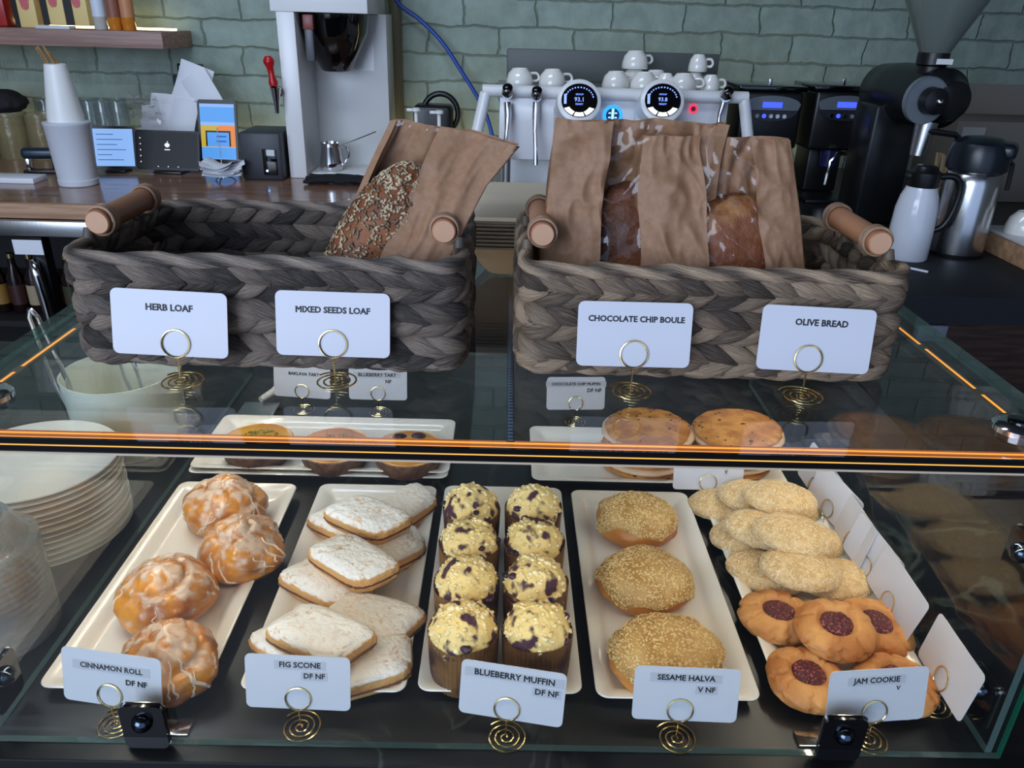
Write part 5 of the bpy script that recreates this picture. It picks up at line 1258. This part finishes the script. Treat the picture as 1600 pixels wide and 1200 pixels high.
# cups on the machine
def cup(r, h):
    tt = thing('coffee_cup', 'x', 'cup', group='white cups on the espresso machine')
    b = BM(); lathe(b, [(r * 0.98, 0.0), (r, 0.002), (r * 0.99, h * 0.3), (r * 0.86, h * 0.7), (r * 0.58, h * 0.95), (r * 0.55, h), (r * 0.5, h), (r * 0.48, h - 0.003)], 32); mk('cup_body', b, white_china, tt)
    b = BM(); tube(b, crv([(r * 0.93, 0, h * 0.30), (r * 1.35, 0, h * 0.32), (r * 1.5, 0, h * 0.5), (r * 1.3, 0, h * 0.72), (r * 0.82, 0, h * 0.72)]), 0.0045, 8); mk('handle', b, white_china, tt)
    return tt
cupL, cupS = cup(0.046, 0.058), cup(0.033, 0.055); usedL = usedS = False
T0 = KC + 0.3453
for px, Y, lev, big, rz, lab in [(812, 2.86, 0, 1, 0.3, 'white cup upside down at the left end of the machine top'), (863, 2.86, 0, 1, 0.2, 'white cup second from left on the machine top'), (962, 2.84, 0, 1, 2.0, 'white cup right of the left display on the machine top'),
                                 (990, 2.99, 1, 1, 0.4, 'white cup raised highest at the back, left of the cup pile'), (1006, 2.84, 0, 1, 2.5, 'white cup in front under the raised cup'), (1024, 2.97, 0, 1, 1.5, 'white cup at the back behind the right display'),
                                 (1040, 2.86, 0, 0, 2.6, 'small white cup above the right display'), (1068, 2.83, 0, 1, -0.3, 'white cup in front right of the right display'), (1111, 2.84, 0, 0, -0.1, 'small white cup at the right end of the machine top'),
                                 (1086, 2.95, 0, 0, 0.4, 'small white cup at the back of the right pile'), (1088, 2.95, 1, 0, -0.2, 'small white cup stacked on top at the right end')]:
    if big: o = cupL if not usedL else dup(cupL); usedL = True
    else: o = cupS if not usedS else dup(cupS); usedS = True
    o.location = (pY(px, 125, Y).x, Y, T0 + lev * (0.0585 if px != 990 else 0.060)); o.rotation_euler = (0, 0, rz); o['label'] = lab
# block under the raised cup: another cup, plain
o = dup(cupL, (pY(990, 125, 2.99).x, 2.99, T0), (0, 0, 2.9), 'white cup hidden beneath the raised cup at the back')

# ------------------------------------------------------------------ grinders
lcd = emis('lcd_blue', (50, 70, 255), 1.3)
for px, gx, lab in ((1208, 0.0, 'black grinder with blue display, next to the espresso machine'), (1325, 0.0, 'black grinder with blue display, beside the big bulk grinder')):
    c = pY(px, 170, 2.78); t = thing('coffee_grinder', lab, 'grinder', (c.x, 2.80, KC), group='black on-demand grinders')
    zc = c.z - KC
    b = BM(); box(b, -0.105, 0.105, 0.0, 0.24, 0.17, zc + 0.052, 0.012, seg=3); mk('upper_body', b, black, t)
    b = BM(); box(b, -0.060, 0.060, 0.10, 0.24, 0.012, 0.1695, 0.01); mk('column', b, black, t)
    b = BM(); box(b, -0.10, 0.10, -0.06, 0.24, 0.0, 0.0115, 0.003); mk('base', b, black, t)
    b = BM(); box(b, -0.115, 0.115, 0.0, 0.22, zc + 0.0525, zc + 0.07, 0.004); lid = mk('hopper_lid', b, black_gloss, t)
    b = BM(); box(b, -0.006, 0.006, 0.05, 0.06, zc + 0.0705, zc + 0.09, 0.002); mk('lid_latch', b, chrome, lid)
    arc = [(0.095 * cos(a) , 0.028 * sin(a)) for a in (PI * q / 16 for q in range(17))] + [(-0.088, -0.018), (0.088, -0.018)]
    b = BM(); prism(b, [(x, z + zc + 0.012) for x, z in arc], -0.008, -0.0003); pn = mk('grey_panel', b, mat('grey_panel', (96, 104, 110), 0.35) if 'grey_panel' not in MATS else MATS['grey_panel'], t)
    b = BM(); box(b, -0.033, 0.033, -0.0095, -0.0081, zc + 0.002, zc + 0.020); mk('display', b, lcd, pn)
    b = BM(); prism(b, [(x * 0.92, -(z) * 1.2 + zc - 0.008) for x, z in arc[:17]], -0.007, -0.0003); kp = mk('keypad', b, mat('dark_keypad', (34, 36, 42), 0.4) if 'dark_keypad' not in MATS else MATS['dark_keypad'], t)
    for q in range(5):
        b = BM(); prism(b, [(-0.046 + q * 0.023 + 0.007 * cos(a), zc - 0.025 + 0.007 * sin(a)) for a in (2 * PI * r / 16 for r in range(16))], -0.009, -0.0071); mk('button', b, (chrome if q != 1 else lcd), kp)
    b = BM(); tube(b, [(-0.03, -0.02, 0.06), (-0.03, -0.03, 0.14), (-0.01, -0.03, 0.165), (0.05, -0.02, 0.168)], 0.008, 8); mk('fork', b, chrome, t)
    b = BM(); cyl(b, (0.0, 0.06, 0.11), (0.0, 0.06, 0.169), 0.028, 0.034); mk('spout', b, mat('dark_glass', (40, 44, 90), 0.1) if 'dark_glass' not in MATS else MATS['dark_glass'], t)
# bulk grinder
GYY = 2.42; c = pY(1452, 158, GYY - 0.18); t = thing('bulk_grinder', 'large black bulk coffee grinder with a clear funnel hopper and dial', 'grinder', (0, 0, KC))
zc = c.z - KC; gx = pY(1446, 150, GYY).x
b = BM(); lathe(b, [(0.040, -0.055), (0.050, -0.05), (0.066, -0.01), (0.080, 0.0), (0.084, 0.06), (0.084, 0.20), (0.076, 0.30), (0.05, 0.33)], 44, Matrix.Translation((gx, GYY - 0.10, zc)) @ Matrix.Rotation(0.14, 4, 'Z') @ Matrix.Rotation(-PI / 2, 4, 'X')); mk('motor_body', b, mat('satin_black', (18, 20, 22), 0.3), t)
b = BM(); box(b, gx - 0.115, gx + 0.02, GYY + 0.04, GYY + 0.20, 0.0, zc - 0.03, 0.012); mk('pedestal', b, MATS['satin_black'], t)
dm = Matrix.Translation((c.x, GYY - 0.16, zc)) @ Matrix.Rotation(0.14, 4, 'Z') @ Matrix.Rotation(-PI / 2, 4, 'X')
b = BM(); lathe(b, [(0.060, 0.0), (0.062, -0.004), (0.062, 0.010)], 40, dm); dl = mk('grind_dial', b, mat('dial_silver', (128, 136, 142), 0.35, 0.3), t)
b = BM(); lathe(b, [(0.014, -0.042), (0.034, -0.036), (0.036, -0.0045)], 30, dm @ Matrix.Translation((0.010, 0.0, 0))); mk('dial_knob', b, black, dl)
b = BM(); sph(b, dm @ Vector((0.012, 0.0, -0.042)), 0.010); mk('knob_cap', b, chrome, dl)
h0 = pY(1450, 125, GYY - 0.05); h1 = pY(1450, 82, GYY - 0.05)
b = BM(); lathe(b, [(0.036, h0.z - KC - 0.03), (0.036, h1.z - KC - 0.035), (0.042, h1.z - KC - 0.03), (0.042, h1.z - KC)], 32, Matrix.Translation((h0.x, GYY - 0.05, 0))); nk = mk('hopper_neck', b, black, t)
b = BM(); box(b, h0.x - 0.01, h0.x + 0.035, GYY - 0.0945, GYY - 0.0925, h1.z - KC - 0.028, h1.z - KC - 0.014); mk('neck_label', b, white_plastic, nk)
hm = glass('smoked_hopper', (200, 206, 200), 1.5, 0.1, haze=0.38, hazecol=(150, 160, 152))
b = BM(); lathe(b, [(0.040, h1.z - KC + 0.0005), (0.105, h1.z - KC + 0.13), (0.125, h1.z - KC + 0.26), (0.125, h1.z - KC + 0.40), (0.123, h1.z - KC + 0.40), (0.123, h1.z - KC + 0.26), (0.103, h1.z - KC + 0.13), (0.038, h1.z - KC + 0.0007)], 44, Matrix.Translation((h0.x, GYY - 0.05, 0)), 0, None, False, False); mk('hopper', b, hm, t)
b = BM(); c2 = pY(1440, 215, GYY - 0.14); cyl(b, (c2.x, GYY - 0.14, c2.z - KC - 0.05), (c2.x + 0.01, GYY - 0.13, zc - 0.06), 0.022, 0.030); mk('spout', b, steel, t)
b = BM(); tube(b, [(c2.x, GYY - 0.15, c2.z - KC + 0.02), (c2.x + 0.07, GYY - 0.18, c2.z - KC + 0.015), (c2.x + 0.09, GYY - 0.18, c2.z - KC)], 0.008, 8); mk('bag_arm', b, black, t)

# ------------------------------------------------------------------ flasks and things on the right counter
MZ = K + 0.0042
p = pz(1413, 404, 0.0); t = thing('thermal_carafe', 'white thermal carafe with black lid and handle on the black mat', 'carafe', (p.x, p.y, MZ)); t.scale = (0.87, 0.87, 0.88)
b = BM(); lathe(b, [(0.060, 0), (0.063, 0.004), (0.062, 0.09), (0.060, 0.15), (0.053, 0.185), (0.044, 0.208), (0.043, 0.214)], 44); mk('carafe_body', b, mat('white_lacquer', (222, 224, 232), 0.18, coat=0.4), t)
b = BM(); lathe(b, [(0.044, 0.2142), (0.045, 0.218), (0.045, 0.255), (0.036, 0.262), (0.030, 0.272), (0.024, 0.274)], 36); box(b, -0.055, -0.03, -0.012, 0.012, 0.235, 0.252, 0.005); mk('lid', b, black, t)
b = BM(); tube(b, crv([(0.040, 0, 0.242), (0.085, -0.01, 0.244), (0.108, -0.012, 0.215), (0.106, -0.012, 0.15), (0.088, -0.008, 0.10), (0.060, 0, 0.082)]), 0.0095, 12); mk('handle', b, black, t)
p = pz(1497, 402, 0.0); t = thing('airpot', 'tall steel airpot with black domed head right of the white carafe', 'airpot', (p.x, p.y + 0.03, MZ)); t.scale = (0.88, 0.88, 0.85)
b = BM(); lathe(b, [(0.080, 0.0), (0.082, 0.012)], 48); mk('base_ring', b, black, t)
b = BM(); lathe(b, [(0.079, 0.0122), (0.080, 0.02), (0.080, 0.225), (0.074, 0.252), (0.070, 0.258)], 60); mk('steel_body', b, mat('airpot_steel', (196, 196, 198), 0.22, 1.0), t)
b = BM(); lathe(b, [(0.072, 0.2582), (0.084, 0.268), (0.086, 0.315), (0.076, 0.345), (0.050, 0.360), (0.02, 0.364)], 44); box(b, -0.015, 0.095, -0.045, 0.045, 0.30, 0.352, 0.018, seg=4, M=Matrix.Rotation(-0.6, 4, 'Z')); hd_ = mk('pump_head', b, mat('blue_black', (20, 26, 34), 0.3), t)
b = BM(); tube(b, [(0.084, 0.0, 0.30), (0.12, 0.02, 0.28), (0.125, 0.02, 0.20)], 0.007, 8); mk('carry_handle', b, black, t)
b = BM(); a_, c_ = pz(1382, 411, 0.0075), pz(1450, 425, 0.0075); cyl(b, a_, c_, 0.0032, n=10); tag(mk('drinking_straw', b, paper), 'paper-wrapped straw lying on the mat before the white carafe', 'straw')
p = pY(1478, 262, 2.55); t = thing('stirrer_cup', 'cup of wooden stirrers behind the two flasks', 'cup', (p.x, 2.55, KC))
b = BM(); lathe(b, [(0.035, 0), (0.042, 0.11)], 28); mk('cup_body', b, mat('kraft_cup', (150, 118, 84), 0.6), t)
wd = mat('stirrer_wood', (206, 172, 128), 0.6); rnd = random.Random(2)
for k in range(12):
    a = rnd.uniform(0, 6.28); r = rnd.uniform(0.005, 0.030); b = BM(); box(b, -0.004, 0.004, -0.001, 0.001, 0, rnd.uniform(0.085, 0.11), M=Matrix.Translation((r * cos(a), r * sin(a), 0.108)) @ Matrix.Rotation(rnd.uniform(-0.15, 0.15), 4, 'Y')); mk('stirrer', b, wd, t)
c = pY(1552, 190, 2.85); t = thing('cardboard_box', 'open grey cardboard box against the wall at far right', 'box', (c.x, 2.95, KC))
cb = mat('grey_cardboard', (112, 106, 98), 0.7)
b = BM(); box(b, -0.12, 0.30, -0.10, 0.16, 0, c.z - KC + 0.0, 0.004); mk('box_body', b, cb, t)
b = BM(); box(b, -0.12, 0.30, 0.0, 0.006, 0, 0.11, M=Matrix.Translation((0, 0.16, c.z - KC)) @ Matrix.Rotation(-0.35, 4, 'X')); mk('flap', b, cb, t)
b = BM(); box(b, -0.10, -0.02, -0.104, -0.1005, c.z - KC - 0.07, c.z - KC - 0.02); mk('box_label', b, mat('pale_label', (158, 154, 148), 0.6), t)
# crate and cups at far right
p = pz(1556, 425, 0.0) + Vector((0.075, -0.03, 0)); t = thing('wooden_crate', 'pale wooden crate with a white cloth top at the right picture edge', 'crate', (p.x, p.y, MZ))
b = BM(); box(b, 0, 0.40, 0, 0.26, 0, 0.055, 0.003); mk('crate_side', b, mat('pale_pine', (186, 148, 112), 0.6, col2=(164, 124, 90), ns=8, stretch=(0.6, 6, 6)), t)
b = BM(); box(b, -0.004, 0.404, -0.004, 0.264, 0.0552, 0.064, 0.003); mk('marble_top', b, mat('marble_top', (206, 206, 206), 0.3), t)
for k, (dx, dy, z) in enumerate([(0.075, 0.07, 0.0), (0.055, 0.17, 0.0), (0.16, 0.17, 0.0), (0.11, 0.12, 0.075), (0.17, 0.06, 0.0)]):
    o = dup(cupL, (p.x + dx, p.y + dy, MZ + 0.0645 + (0.0586 if z else 0)), (0, 0, k * 1.1), ['white cup at the front of the crate, far right', 'white cup at the back left of the crate, far right', 'white cup at the back right of the crate, far right', 'white cup topmost on the crate cups, far right', 'white cup cut off by the right picture edge on the crate'][k], scale=1.0)
    o['group'] = 'white cups on the crate'
